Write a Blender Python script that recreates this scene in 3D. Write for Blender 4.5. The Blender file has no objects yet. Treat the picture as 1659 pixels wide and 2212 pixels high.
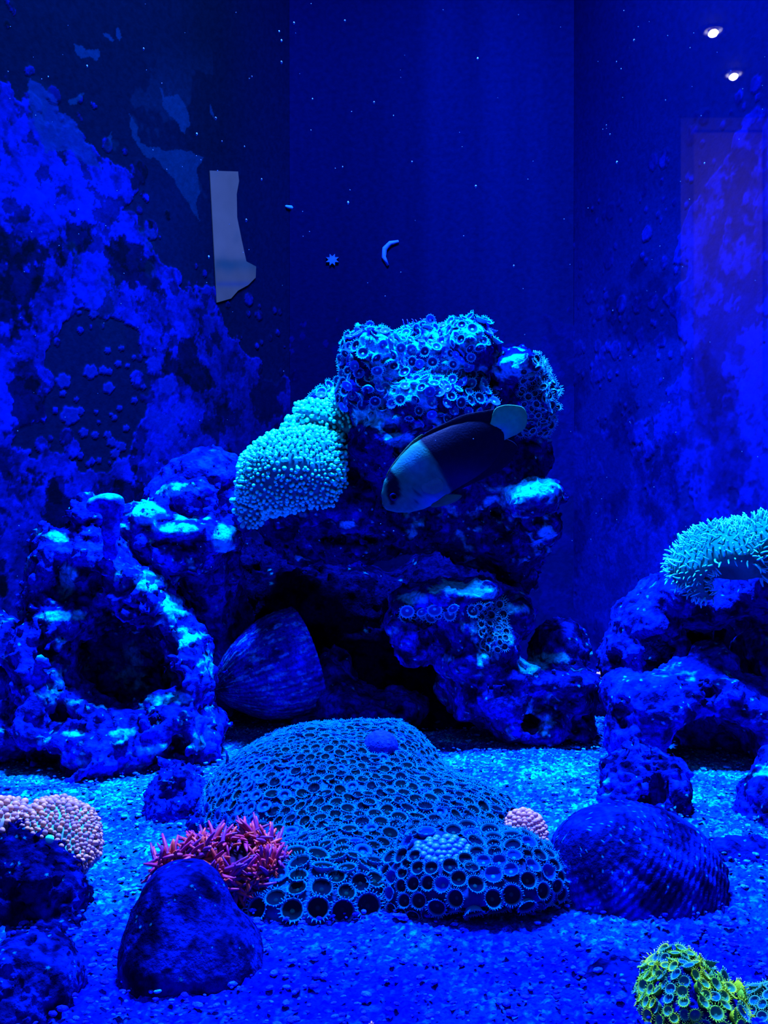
import bpy, math, random
import numpy as np
from mathutils import Matrix, Vector

# ------------------------------------------------------------------ camera, world, lights
F, CX, CY, H = 2372.0, 829.5, 1106.0, 0.1865          # focal length in px, principal point, eye height above the sand
sc = bpy.context.scene
COL = sc.collection
cam_d = bpy.data.cameras.new('camera')
cam_d.sensor_fit = 'VERTICAL'; cam_d.sensor_height = 24.0; cam_d.lens = 24.0 * F / 2212.0
cam_d.clip_start = 0.01
cam = bpy.data.objects.new('camera', cam_d); COL.objects.link(cam)
cam.location = (0, 0, H); cam.rotation_euler = (math.pi / 2, 0, 0)
sc.camera = cam
sc.view_settings.view_transform = 'Standard'; sc.view_settings.look = 'None'
sc.view_settings.exposure = 0.0; sc.view_settings.gamma = 1.0
sc.cycles.use_denoising = True
sc.cycles.max_bounces = 5; sc.cycles.diffuse_bounces = 1; sc.cycles.glossy_bounces = 2
sc.cycles.sample_clamp_indirect = 0; sc.cycles.transparent_max_bounces = 8
w = bpy.data.worlds.new('world'); sc.world = w; w.use_nodes = True
bg = w.node_tree.nodes['Background']; bg.inputs[0].default_value = (0.0, 0.01, 1.0, 1); bg.inputs[1].default_value = 0.02

LAMP = (0.13, 0.33, 1.0)
def area(name, loc, power, sx, sy, rot=(0, 0, 0), spread=160, color=LAMP):
    d = bpy.data.lights.new(name, 'AREA'); d.shape = 'RECTANGLE'; d.size = sx; d.size_y = sy
    d.energy = power; d.color = color; d.spread = math.radians(spread)
    o = bpy.data.objects.new(name, d); COL.objects.link(o); o.location = loc; o.rotation_euler = rot
    return o
area('reef_led_light', (0.02, 0.81, 1.15), 100.0, 0.30, 0.10, spread=128)
area('front_fill_light', (0.0, 0.40, 0.80), 0.5, 0.5, 0.08)  # added fill for the front faces, no such fixture

# ------------------------------------------------------------------ numbers
def at(px, py, d):
    return np.array([(px - CX) / F * d, d, H - (py - CY) / F * d])
def proj(P):
    return CX + P[:, 0] / P[:, 1] * F, CY - (P[:, 2] - H) / P[:, 1] * F
rng = np.random.default_rng(7)
_perm = np.random.default_rng(3).permutation(256).astype(np.int32)
_perm = np.concatenate([_perm, _perm, _perm])
_g = np.random.default_rng(4).normal(size=(256, 3)); _g = (_g / np.linalg.norm(_g, axis=1)[:, None]).astype(np.float32)
def _hash(i, j, k):
    return _perm[_perm[_perm[i & 255] + (j & 255)] + (k & 255)]
def perlin(P):
    P = np.asarray(P, np.float32); I = np.floor(P).astype(np.int32); f = P - I
    u = f * f * f * (f * (f * 6 - 15) + 10); out = 0
    for dx in (0, 1):
        for dy in (0, 1):
            for dz in (0, 1):
                g = _g[_hash(I[:, 0] + dx, I[:, 1] + dy, I[:, 2] + dz)]
                dot = g[:, 0] * (f[:, 0] - dx) + g[:, 1] * (f[:, 1] - dy) + g[:, 2] * (f[:, 2] - dz)
                wx = u[:, 0] if dx else 1 - u[:, 0]; wy = u[:, 1] if dy else 1 - u[:, 1]; wz = u[:, 2] if dz else 1 - u[:, 2]
                out = out + dot * wx * wy * wz
    return out * 1.6
def fbm(P, o=4, gain=0.5):
    a, s, r = 1.0, 0.0, 0
    for i in range(o):
        r = r + a * perlin(P * (2.03 ** i) + 17.3 * i); s += a; a *= gain
    return r / s
def ridge(P, o=3):
    r = 0; a = 1; s = 0
    for i in range(o):
        r = r + a * (1 - np.abs(perlin(P * 2.1 ** i + 5.1 * i)) * 2); s += a; a *= .5
    return r / s
def worley(P, jit=1.0):
    P = np.asarray(P, np.float32); I = np.floor(P).astype(np.int32)
    best = np.full(len(P), 9.0, np.float32); bid = np.zeros(len(P), np.int32)
    for dx in (-1, 0, 1):
        for dy in (-1, 0, 1):
            for dz in (-1, 0, 1):
                c = I + np.array([dx, dy, dz], np.int32); h = _hash(c[:, 0], c[:, 1], c[:, 2])
                q = c + 0.5 + jit * 0.5 * np.stack([_perm[h] / 127.5 - 1, _perm[h + 101] / 127.5 - 1, _perm[h + 203] / 127.5 - 1], 1)
                d = ((P - q) ** 2).sum(1); m = d < best; best[m] = d[m]; bid[m] = h[m]
    return np.sqrt(best), bid / 255.0
def sstep(a, b, x):
    t = np.clip((x - a) / (b - a), 0, 1); return t * t * (3 - 2 * t)
def lerp(a, b, t):
    return np.asarray(a)[None, :3] * (1 - t[:, None]) + np.asarray(b)[None, :3] * t[:, None] if np.ndim(a) == 1 else a * (1 - t[:, None]) + np.asarray(b)[None, :3] * t[:, None]

# ------------------------------------------------------------------ geometry containers
class Geo:
    def __init__(s, V, sizes, idx, C):
        s.V = np.asarray(V, np.float32).reshape(-1, 3); s.sizes = np.asarray(sizes, np.int32); s.idx = np.asarray(idx, np.int32)
        s.C = np.asarray(C, np.float32)
        if s.C.ndim == 1: s.C = np.tile(s.C[None, :3], (len(s.V), 1))
    def xf(s, M):
        M = np.asarray(M, np.float32); return Geo(s.V @ M[:3, :3].T + M[:3, 3], s.sizes, s.idx, s.C)
def join(gs):
    off = 0; V = []; S = []; I = []; C = []
    for g in gs:
        V.append(g.V); S.append(g.sizes); I.append(g.idx + off); C.append(g.C); off += len(g.V)
    return Geo(np.concatenate(V), np.concatenate(S), np.concatenate(I), np.concatenate(C))
def frame_from(n):
    n = n / (np.linalg.norm(n) + 1e-9)
    a = np.array([0, 0, 1.0]) if abs(n[2]) < .9 else np.array([1.0, 0, 0])
    x = np.cross(a, n); x /= np.linalg.norm(x); y = np.cross(n, x)
    return x, y, n
def tube(pts, rad, n=8, col=(0, 0, 1), col2=None, cap=True, squash=1.0):
    pts = np.asarray(pts, float); rad = np.broadcast_to(np.asarray(rad, float), (len(pts),)); V = []; C = []
    for i, p in enumerate(pts):
        t = pts[min(i + 1, len(pts) - 1)] - pts[max(i - 1, 0)]; x, y, _ = frame_from(t)
        if i and np.dot(x, px) < 0: x, y = -x, -y
        px = x
        for k in range(n):
            a = 2 * math.pi * k / n; V.append(p + rad[i] * (math.cos(a) * x + squash * math.sin(a) * y))
        c = np.array(col) if col2 is None else np.array(col) * (1 - i / (len(pts) - 1)) + np.array(col2) * (i / (len(pts) - 1))
        C += [c] * n
    S = []; I = []
    for i in range(len(pts) - 1):
        for k in range(n):
            a, b = i * n + k, i * n + (k + 1) % n; S.append(4); I += [a, b, b + n, a + n]
    if cap:
        S += [n, n]; I += list(range(n))[::-1] + list(range((len(pts) - 1) * n, len(pts) * n))
    return Geo(V, S, I, C)
def lathe(prof, n=14, wob=0.0):
    """prof: (r, z, colour) from the centre out; axis z"""
    V = []; C = []; S = []; I = []
    for j, (r, z, c) in enumerate(prof):
        for k in range(n):
            a = 2 * math.pi * k / n; rr = r * (1 + wob * math.sin(3 * a + j)); V.append((rr * math.cos(a), rr * math.sin(a), z)); C.append(c)
    for j in range(len(prof) - 1):
        for k in range(n):
            a, b = j * n + k, j * n + (k + 1) % n; S.append(4); I += [a, a + n, b + n, b]
    S.append(n); I += list(range(n))
    return Geo(V, S, I, C)
def ellipsoid(c, r, col, nu=16, nv=10):
    prof = [(max(1e-4, math.sin(math.pi * j / nv)), -math.cos(math.pi * j / nv), col) for j in range(nv + 1)]
    g = lathe(prof, nu); g.V = g.V * np.array(r, np.float32) + np.array(c, np.float32)
    g.idx = g.idx.copy()
    return g
def build(name, g, mat, parent=None, smooth=True, loc=None):
    me = bpy.data.meshes.new(name)
    V = g.V
    if loc is not None: V = V - np.asarray(loc, np.float32)
    me.vertices.add(len(V)); me.vertices.foreach_set('co', np.ascontiguousarray(V, np.float32).ravel())
    me.loops.add(len(g.idx)); me.loops.foreach_set('vertex_index', g.idx)
    me.polygons.add(len(g.sizes)); me.polygons.foreach_set('loop_start', np.concatenate([[0], np.cumsum(g.sizes)[:-1]]).astype(np.int32))
    me.update(calc_edges=True); me.validate()
    me.polygons.foreach_set('use_smooth', np.full(len(me.polygons), smooth, bool))
    ca = me.attributes.new('tint', 'FLOAT_COLOR', 'POINT')
    ca.data.foreach_set('color', np.concatenate([g.C, np.ones((len(g.V), 1))], 1).astype(np.float32).ravel())
    me.materials.append(mat)
    o = bpy.data.objects.new(name, me); COL.objects.link(o)
    if loc is not None: o.location = [float(v) for v in loc]
    if parent is not None: o.parent = parent
    return o
def tag(o, label=None, cat=None, group=None, kind=None):
    if label: o['label'] = label
    if cat: o['category'] = cat
    if group: o['group'] = group
    if kind: o['kind'] = kind
    return o
def empty(name, loc, label, cat, group=None):
    o = bpy.data.objects.new(name, None); COL.objects.link(o); o.location = [float(v) for v in loc]; o.empty_display_size = .01
    return tag(o, label, cat, group)

# ------------------------------------------------------------------ materials (procedural, tinted by a mesh attribute)
def mat(name, rough=0.6, spec=0.3, bump=0.0, bscale=300, vary=0.3, vscale=200, alpha=1.0, contrast=1.0):
    m = bpy.data.materials.new(name); m.use_nodes = True; nt = m.node_tree; N = nt.nodes; L = nt.links
    b = N['Principled BSDF']; b.inputs['Roughness'].default_value = rough; b.inputs['Specular IOR Level'].default_value = spec
    at_ = N.new('ShaderNodeAttribute'); at_.attribute_name = 'tint'
    tc = N.new('ShaderNodeTexCoord')
    n1 = N.new('ShaderNodeTexNoise'); n1.inputs['Scale'].default_value = vscale; n1.inputs['Detail'].default_value = 4
    L.new(tc.outputs['Object'], n1.inputs['Vector'])
    mr = N.new('ShaderNodeMapRange'); mr.inputs['From Min'].default_value = .3; mr.inputs['From Max'].default_value = .7
    mr.inputs['To Min'].default_value = 1 - vary; mr.inputs['To Max'].default_value = 1 + vary
    L.new(n1.outputs['Fac'], mr.inputs['Value'])
    vm = N.new('ShaderNodeVectorMath'); vm.operation = 'SCALE'
    L.new(at_.outputs['Color'], vm.inputs[0]); L.new(mr.outputs[0], vm.inputs['Scale']); L.new(vm.outputs[0], b.inputs['Base Color'])
    if bump:
        n2 = N.new('ShaderNodeTexNoise'); n2.inputs['Scale'].default_value = bscale; n2.inputs['Detail'].default_value = 5
        bp = N.new('ShaderNodeBump'); bp.inputs['Strength'].default_value = bump; bp.inputs['Distance'].default_value = .002
        L.new(tc.outputs['Object'], n2.inputs['Vector']); L.new(n2.outputs['Fac'], bp.inputs['Height']); L.new(bp.outputs[0], b.inputs['Normal'])
    return m
M_rock = mat('porous_live_rock', .6, .0, .9, 420, .55, 330)
M_sand = mat('coral_sand', .7, .0, .9, 900, .6, 700)
M_wall = mat('coralline_glass', .8, .0, .25, 250, .18, 160)
M_poly = mat('soft_polyp', .95, .0, 0, 1, .2, 500)
M_tent = mat('soft_tentacle', .45, .15, 0, 1, .12, 400)
M_fish = mat('fish_skin', .5, .01, .15, 900, .15, 300)
M_shell = mat('crusted_shell', .9, .0, .8, 500, .5, 380)
M_room = mat('painted_plaster', .8, .2, 0, 1, .05, 5)

# ------------------------------------------------------------------ distance-field rocks
def E(px, py, d, wx, wy, depth, roll=0.0):
    s = d / F; return ('e', at(px, py, d), np.array([wx * s, depth, wy * s]), math.radians(roll))
def T(px, py, d, qx, qy, e, r0, r1=None):
    r1 = r0 if r1 is None else r1
    return ('t', at(px, py, d), at(qx, qy, e), (r0 * d / F, r1 * e / F))
def R(px, py, d, rad, thick, yaw=0):      # ring facing the viewer
    s = d / F; return ('r', at(px, py, d), (rad * s, thick * s), math.radians(yaw))
def psdf(p, P):
    if p[0] == 'e':
        q = P - p[1].astype(np.float32); c, s = math.cos(p[3]), math.sin(p[3])
        x = q[:, 0] * c - q[:, 2] * s; z = q[:, 0] * s + q[:, 2] * c; r = p[2]
        k0 = np.sqrt((x / r[0]) ** 2 + (q[:, 1] / r[1]) ** 2 + (z / r[2]) ** 2)
        k1 = np.sqrt((x / r[0] ** 2) ** 2 + (q[:, 1] / r[1] ** 2) ** 2 + (z / r[2] ** 2) ** 2) + 1e-6
        return k0 * (k0 - 1) / k1
    if p[0] == 't':
        a, b = p[1], p[2]; ba = b - a; q = P - a; h = np.clip(q @ ba / (ba @ ba), 0, 1)
        return np.linalg.norm(q - h[:, None] * ba, axis=1) - (p[3][0] * (1 - h) + p[3][1] * h)
    q = P - p[1]; c, s = math.cos(p[3]), math.sin(p[3]); x = q[:, 0] * c + q[:, 1] * s; y = -q[:, 0] * s + q[:, 1] * c
    rr = np.sqrt(x * x + q[:, 2] ** 2) - p[2][0]; return np.sqrt(rr * rr + y * y) - p[2][1]
def pbound(p):
    if p[0] == 'e': r = np.array([max(p[2][0], p[2][2]), p[2][1], max(p[2][0], p[2][2])]); return p[1] - r, p[1] + r
    if p[0] == 't': r = max(p[3]); return np.minimum(p[1], p[2]) - r, np.maximum(p[1], p[2]) + r
    r = p[2][0] + p[2][1]; return p[1] - r, p[1] + r
def smin(a, b, k):
    h = np.clip(.5 + .5 * (b - a) / k, 0, 1); return b * (1 - h) + a * h - k * h * (1 - h)
def nets(S, lo, vox):
    ins = S < 0; c = [ins[dx:S.shape[0] - 1 + dx, dy:S.shape[1] - 1 + dy, dz:S.shape[2] - 1 + dz] for dx in (0, 1) for dy in (0, 1) for dz in (0, 1)]
    anyi = c[0].copy(); alli = c[0].copy()
    for q in c[1:]: anyi |= q; alli &= q
    ijk = np.argwhere(anyi & ~alli); offs = np.array([(dx, dy, dz) for dx in (0, 1) for dy in (0, 1) for dz in (0, 1)])
    vals = np.stack([S[ijk[:, 0] + o[0], ijk[:, 1] + o[1], ijk[:, 2] + o[2]] for o in offs], 1)
    acc = np.zeros((len(ijk), 3)); cnt = np.zeros(len(ijk))
    for a in range(8):
        for b in range(a + 1, 8):
            if np.abs(offs[a] - offs[b]).sum() != 1: continue
            va, vb = vals[:, a], vals[:, b]; m = (va < 0) != (vb < 0); t = va[m] / (va[m] - vb[m])
            acc[m] += offs[a] + t[:, None] * (offs[b] - offs[a]); cnt[m] += 1
    V = (ijk + acc / cnt[:, None]) * vox + lo
    idm = np.full(anyi.shape, -1, np.int32); idm[ijk[:, 0], ijk[:, 1], ijk[:, 2]] = np.arange(len(ijk)); quads = []
    for ax in range(3):
        sl0 = [slice(None)] * 3; sl1 = [slice(None)] * 3; sl0[ax] = slice(0, -1); sl1[ax] = slice(1, None)
        A = ins[tuple(sl0)]; B = ins[tuple(sl1)]; e = np.argwhere(A != B); o1, o2 = [(1, 2), (2, 0), (0, 1)][ax]
        ok = (e[:, o1] > 0) & (e[:, o2] > 0) & (e[:, o1] < S.shape[o1] - 1) & (e[:, o2] < S.shape[o2] - 1); e = e[ok]
        fl = A[e[:, 0], e[:, 1], e[:, 2]]
        def cell(a, b):
            q = e.copy(); q[:, o1] += a; q[:, o2] += b; return idm[q[:, 0], q[:, 1], q[:, 2]]
        q = np.stack([cell(-1, -1), cell(0, -1), cell(0, 0), cell(-1, 0)], 1); q[~fl] = q[~fl][:, ::-1]; quads.append(q)
    Q = np.concatenate(quads); Q = Q[(Q >= 0).all(1)]
    return V, Q
def vnorm(V, Q):
    n = np.cross(V[Q[:, 2]] - V[Q[:, 0]], V[Q[:, 3]] - V[Q[:, 1]]); out = np.zeros_like(V)
    for k in range(4):
        for a in range(3): out[:, a] += np.bincount(Q[:, k], n[:, a], len(V))
    return out / (np.linalg.norm(out, axis=1)[:, None] + 1e-12)
def field(add, sub, vox, k=.012, amp=.008, freq=28, pit=0.0, pitf=60, pitr=.38, seed=0, zmin=-.006, subk=.006, fine=.55):
    los, his = zip(*[pbound(p) for p in add]); lo = np.min(los, 0) - amp * 1.6 - 2 * vox - k / 2; hi = np.max(his, 0) + amp * 1.6 + 2 * vox + k / 2
    lo[2] = max(lo[2], zmin - 2 * vox)
    n = np.ceil((hi - lo) / vox).astype(int) + 1
    ax = [np.arange(n[i]) * vox + lo[i] for i in range(3)]
    P = np.stack(np.meshgrid(*ax, indexing='ij'), -1).reshape(-1, 3).astype(np.float32)
    S = None
    for p in add:
        v = psdf(p, P).astype(np.float32); S = v if S is None else smin(S, v, k)
    for p in sub:
        S = -smin(-S, psdf(p, P).astype(np.float32), subk)
    band = np.abs(S) < (amp * 1.3 + 2 * vox + pit); Q = P[band] + seed * 3.7
    nz = amp * (fbm(Q * freq, 3, .55) * 1.3) + amp * fine * (ridge(Q * freq * 3.3, 2) - .4)
    if pit:
        w_, wi = worley(Q * pitf + .6 * np.stack([perlin(Q * pitf * .8)] * 3, 1)); nz = nz + pit * (1 - sstep(0, pitr, w_)) * (wi > .35)
    S[band] += nz.astype(np.float32)
    S = np.maximum(S, zmin - P[:, 2]).reshape(n)
    S[0] = S[-1] = 1; S[:, 0] = S[:, -1] = 1; S[:, :, 0] = S[:, :, -1] = 1
    V, Qd = nets(S, lo, vox)
    return V, Qd, vnorm(V, Qd)
DARK, BASE, VIV, PALE = (0, .001, .05), (0, .006, .30), (0, .014, .62), (0, .34, .85)
def rock_tint(V, N, seed, pale=.25, dark=.35, lev=1.0, toplit=.35, freq=22, spots=()):
    Q = V + seed * 2.3
    a = fbm(Q * freq, 4); b = fbm(Q * freq * 2.7 + 9, 3); c = fbm(Q * freq * 1.4 + 31, 4, .6)
    C = lerp(np.array(BASE), np.array(VIV), sstep(-.1, .35, a))
    C = C * (1 - (sstep(.0, .3, -b + (dark - .35))[:, None]) * .8) + np.array(DARK) * (sstep(.0, .3, -b + (dark - .35))[:, None]) * .8
    t = sstep(.10, .32, c + (pale - .3) + toplit * (sstep(.45, .95, N[:, 2]) - .25) * 1.0)   # pale crust by noise; lit tops put into the colour of upward faces
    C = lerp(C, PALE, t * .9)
    d2 = fbm(Q * 75 + 3, 3, .6); C = C * (1 - .75 * sstep(.02, .22, d2))[:, None]                # fine pores and dark turf
    if len(spots):
        uu, vv = proj(V); g = 0
        for (x, y, rx, ry) in spots: g = np.maximum(g, 1.15 - np.hypot((uu - x) / rx, (vv - y) / ry) ** 2 * .7)
        C = lerp(C, PALE, sstep(.35, .80, g + 1.5 * c + .9 * d2) * .85)
    sp, si = worley(Q * 560); C = lerp(C, (.0, .35, .9), ((sp < .19) & (si > .86)) * .8)       # single grains and tube-worm dots
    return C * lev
ROCKS = {}
def rock(name, label, add, sub=(), vox=.0018, cat='rock', group=None, tint={}, mt=None, kind=None, **kw):
    V, Q, N = field(add, list(sub), vox, **kw)
    seed = kw.get('seed', 0)
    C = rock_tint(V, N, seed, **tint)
    base = np.array([V[:, 0].mean(), V[:, 1].mean(), max(V[:, 2].min(), 0)])
    o = build(name, Geo(V, np.full(len(Q), 4), Q.ravel(), C), mt or M_rock, loc=base)
    tag(o, label, cat, group, kind)
    return o, V, N

# ------------------------------------------------------------------ scattering
def relax(P, N, k, it=7, wt=None, seed=1):
    r = np.random.default_rng(seed)
    if len(P) > 16000:
        s = r.choice(len(P), 16000, replace=False); P, N = P[s], N[s]; wt = None if wt is None else wt[s]
    pr = None if wt is None else wt / wt.sum(); c = P[r.choice(len(P), min(k, len(P)), replace=False, p=pr)].copy()
    k = len(c); W = np.ones(len(P)) if wt is None else wt
    for _ in range(it):
        d = (c ** 2).sum(1)[None] - 2 * P @ c.T; a = d.argmin(1)
        m = np.bincount(a, W, k); ok = m > 0
        for x in range(3):
            s = np.bincount(a, W * P[:, x], k); c[ok, x] = s[ok] / m[ok]
    d = (c ** 2).sum(1)[None] - 2 * P @ c.T + (P ** 2).sum(1)[:, None]; near = d.argmin(0)
    Pc, Nc = P[near], N[near]
    dd = ((Pc[:, None] - Pc[None]) ** 2).sum(-1); np.fill_diagonal(dd, 9); dd.sort(1); gap = np.sqrt(dd[:, :3]).mean(1)
    return Pc, Nc, gap
def place_many(variants, items, names, m, parent, limit=100, stuff_name=None, labelf=None):
    """items: (matrix, variant index); nearest/largest first -> parts, the rest one part"""
    def score(it):
        M = it[0]; return -np.linalg.norm(M[:3, 0]) / max(M[1, 3], .1)
    items = sorted(items, key=score)
    inv = np.array(parent.matrix_basis.inverted()) if parent is not None else np.eye(4)
    protos = {}
    for M, v in items[:limit]:
        if v not in protos:
            o = build(names, variants[v], m, parent); protos[v] = o
        else:
            o = protos[v].copy(); COL.objects.link(o); o.parent = parent
        o.matrix_basis = Matrix((inv @ M).tolist())
    rest = items[limit:]
    if rest:
        g = join([variants[v].xf(inv @ M) for M, v in rest])
        o = build(stuff_name or names, g, m, parent); o['kind'] = 'stuff'
def mats_from(P, N, size, r, jitter=.15, bias=None, hs=1.0):
    out = []
    for i in range(len(P)):
        n = N[i] + jitter * r.normal(size=3)
        if bias is not None: n = n + np.array(bias)
        x, y, n = frame_from(n); a = r.uniform(0, 6.283); x, y = x * math.cos(a) + y * math.sin(a), -x * math.sin(a) + y * math.cos(a)
        s = size[i] if np.ndim(size) else size; M = np.eye(4); M[:3, 0] = x * s; M[:3, 1] = y * s; M[:3, 2] = n * s * hs; M[:3, 3] = P[i]; out.append(M)
    return out
def facing(V, N, lim=-.15):       # the side a visitor at the glass can see, with a margin
    d = np.array([0, 0, H]) - V; d /= np.linalg.norm(d, axis=1)[:, None]; return (N * d).sum(1) > lim

def polyp(rim, centre, mouth, n=12, nt=22, tl=.28, ring=.22, seed=0, stalk=.5, deep=.70):
    r = random.Random(seed); rim = np.array(rim); centre = np.array(centre)
    prof = [(.02, -.12, mouth), (.15, -.10, mouth), (.24, -.16, centre), (.50, -.12, centre), (deep, .06, centre), (deep + .12, ring - .03, centre * .4 + rim * .5), (.95, ring, rim), (1.0, ring - .03, rim), (.92, ring - .2, rim * .7), (.55, -stalk, rim * .35)]
    gs = [lathe(prof, n, .02)]
    for i in range(nt):
        a = 2 * math.pi * (i + r.uniform(-.25, .25)) / nt; c, s = math.cos(a), math.sin(a); l = tl * r.uniform(.7, 1.2); up = r.uniform(.02, .25); q = .94
        p = [(q * c, q * s, ring - .05), ((q + l * .5) * c, (q + l * .5) * s, ring + up * .6), ((q + l) * c, (q + l) * s, ring + up)]
        gs.append(tube(p, [.055, .045, .028], 4, rim * .9, np.minimum(rim * 1.5, .98)))
    return join(gs)

# ================================================================== the setting
WALL_DARK, WALL_BLUE = np.array((.0, .008, .07)), np.array((.0, .012, .30))
def wall(name, a, b, z0, z1, fn, nu, nv, rel=.0013):
    u = np.linspace(0, 1, nu); v = np.linspace(0, 1, nv); U, Vv = np.meshgrid(u, v, indexing='ij')
    P = np.stack([a[0] + (b[0] - a[0]) * U, a[1] + (b[1] - a[1]) * U, z0 + (z1 - z0) * Vv], -1).reshape(-1, 3)
    n = np.array([(b[1] - a[1]), -(b[0] - a[0]), 0]); n /= np.linalg.norm(n)
    if n[1] > 0: n = -n
    C, h = fn(P); C = C * .30
    P = P + n * (h * rel)[:, None]
    i = np.arange((nu - 1) * (nv - 1)); r_, c_ = i // (nv - 1), i % (nv - 1); A = r_ * nv + c_
    front = np.stack([A, A + nv, A + nv + 1, A + 1], 1)
    k = len(P); back = np.array([[a[0], a[1], z0], [b[0], b[1], z0], [b[0], b[1], z1], [a[0], a[1], z1]]) - n * .008
    V = np.concatenate([P, back]); Q = np.concatenate([front, [[k, k + 3, k + 2, k + 1]], [[0, k, k + 1, (nu - 1) * nv]], [[nv - 1, nu * nv - 1, k + 2, k + 3]], [[0, nv - 1, k + 3, k]], [[(nu - 1) * nv, k + 1, k + 2, nu * nv - 1]]])
    C = np.concatenate([C, np.tile(WALL_DARK, (4, 1))])
    return tag(build(name, Geo(V, np.full(len(Q), 4), Q.ravel(), C), M_wall), kind='structure')
def patches(Q, f, thr, soft=.03, o=5):
    return sstep(thr - soft, thr + soft, fbm(Q * f, o, .55))
def crust(P, cover, seed, tone=1.0):
    """coralline crust: cover = how much of the glass is grown over at each point"""
    Q = P + seed
    w1, i1 = worley(Q * 38); w2, i2 = worley(Q * 75 + 3); w3, i3 = worley(Q * 22 + 8)
    sc_ = (.42 - w1) * .35 + (.42 - w2) * .22                       # scalloped growing edges
    n = fbm(Q * 9, 6, .6) * .9 + sc_ * .5; m = sstep(-.015, .02, n + cover)
    spots = np.maximum((w1 < .20 + .24 * i1) * (i1 > .45), (w2 < .28) * (i2 > .5)) * (cover + .5 * n > -.42)
    edge = np.exp(-((n + cover) / .03) ** 2) * .22
    m = np.maximum(m, spots)
    a = fbm(Q * 15 + 4, 6, .62) + sc_ * .4; c = fbm(Q * 27 + 14, 5, .62) + sc_ * .5; d = fbm(Q * 11 + 24, 6, .6) + sc_ * .25; e = fbm(Q * 95, 3, .7)
    lum = .26 + .20 * sstep(-.02, .03, a) + .16 * sstep(.0, .04, c) + .18 * sstep(-.04, .01, d) + .35 * e + .10 * sstep(.3, .5, ridge(Q * 60, 2)) + edge
    lum = lum * (1 - .80 * sstep(.10, .15, fbm(Q * 13 + 44, 6, .62) + .3 * sc_)) * (1 - .6 * sstep(.12, .16, fbm(Q * 36 + 54, 5, .6)))
    lum = np.clip(lum, .02, 1) ** 1.25
    C = np.outer(m * lum * tone, (.0, .010, .78)); base = np.outer(1 - m, (0, .003, .055))
    return C + base, m * (.5 + lum * .7)
def ramp(u, xs, ys): return np.interp(u, xs, ys)
SPOTS = [(195, 803, 15), (136, 823, 16), (234, 838, 12), (232, 757, 7), (255, 786, 7), (222, 800, 9), (235, 803, 7), (309, 836, 6), (290, 865, 7), (258, 882, 6), (331, 900, 15), (150, 898, 20), (172, 888, 9), (355, 915, 20), (368, 932, 18), (272, 925, 7), (247, 903, 6), (393, 957, 9), (262, 965, 10), (240, 955, 10), (232, 940, 8),
    (385, 888, 18), (360, 832, 20), (330, 786, 15), (207, 890, 5), (213, 912, 4), (262, 752, 6), (289, 772, 5), (275, 790, 5), (135, 850, 7), (165, 863, 5), (248, 980, 10), (250, 1002, 6), (213, 995, 6), (205, 940, 8), (180, 935, 10), (316, 1005, 5), (338, 970, 6), (290, 938, 4), (297, 820, 4), (240, 895, 4), (268, 997, 8), (258, 1010, 7), (170, 675, 5), (190, 660, 9), (200, 680, 8)]
POLYS = [[(160, 95), (178, 100), (185, 108), (214, 106), (217, 118), (208, 133), (196, 122), (176, 126), (163, 114)], [(222, 72), (232, 71), (246, 86), (243, 90), (228, 80)], [(250, 60), (257, 60), (263, 80), (258, 88), (251, 78)],
    [(270, 230), (278, 252), (299, 272), (302, 302), (322, 320), (355, 322), (415, 326), (440, 345), (432, 362), (424, 400), (432, 480), (410, 450), (385, 410), (362, 372), (340, 352), (305, 335), (288, 300), (280, 262)],
    [(346, 190), (355, 192), (358, 214), (385, 206), (400, 230), (408, 262), (395, 290), (370, 250), (350, 228)], [(236, 290), (244, 282), (242, 312), (237, 306)], [(150, 220), (165, 210), (178, 200), (170, 228), (152, 232)], [(455, 222), (466, 246), (466, 256), (458, 244)],
    [(66, 170), (118, 205), (130, 240), (160, 260), (182, 300), (210, 340), (212, 372), (190, 360), (150, 320), (100, 330), (75, 280), (60, 215)]]
def in_poly(u, v, pts):
    c = np.zeros(len(u), bool); j = len(pts) - 1
    for i in range(len(pts)):
        (xi, yi), (xj, yj) = pts[i], pts[j]; c ^= ((yi > v) != (yj > v)) & (u < (xj - xi) * (v - yi) / (yj - yi + 1e-9) + xi); j = i
    return c
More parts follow.
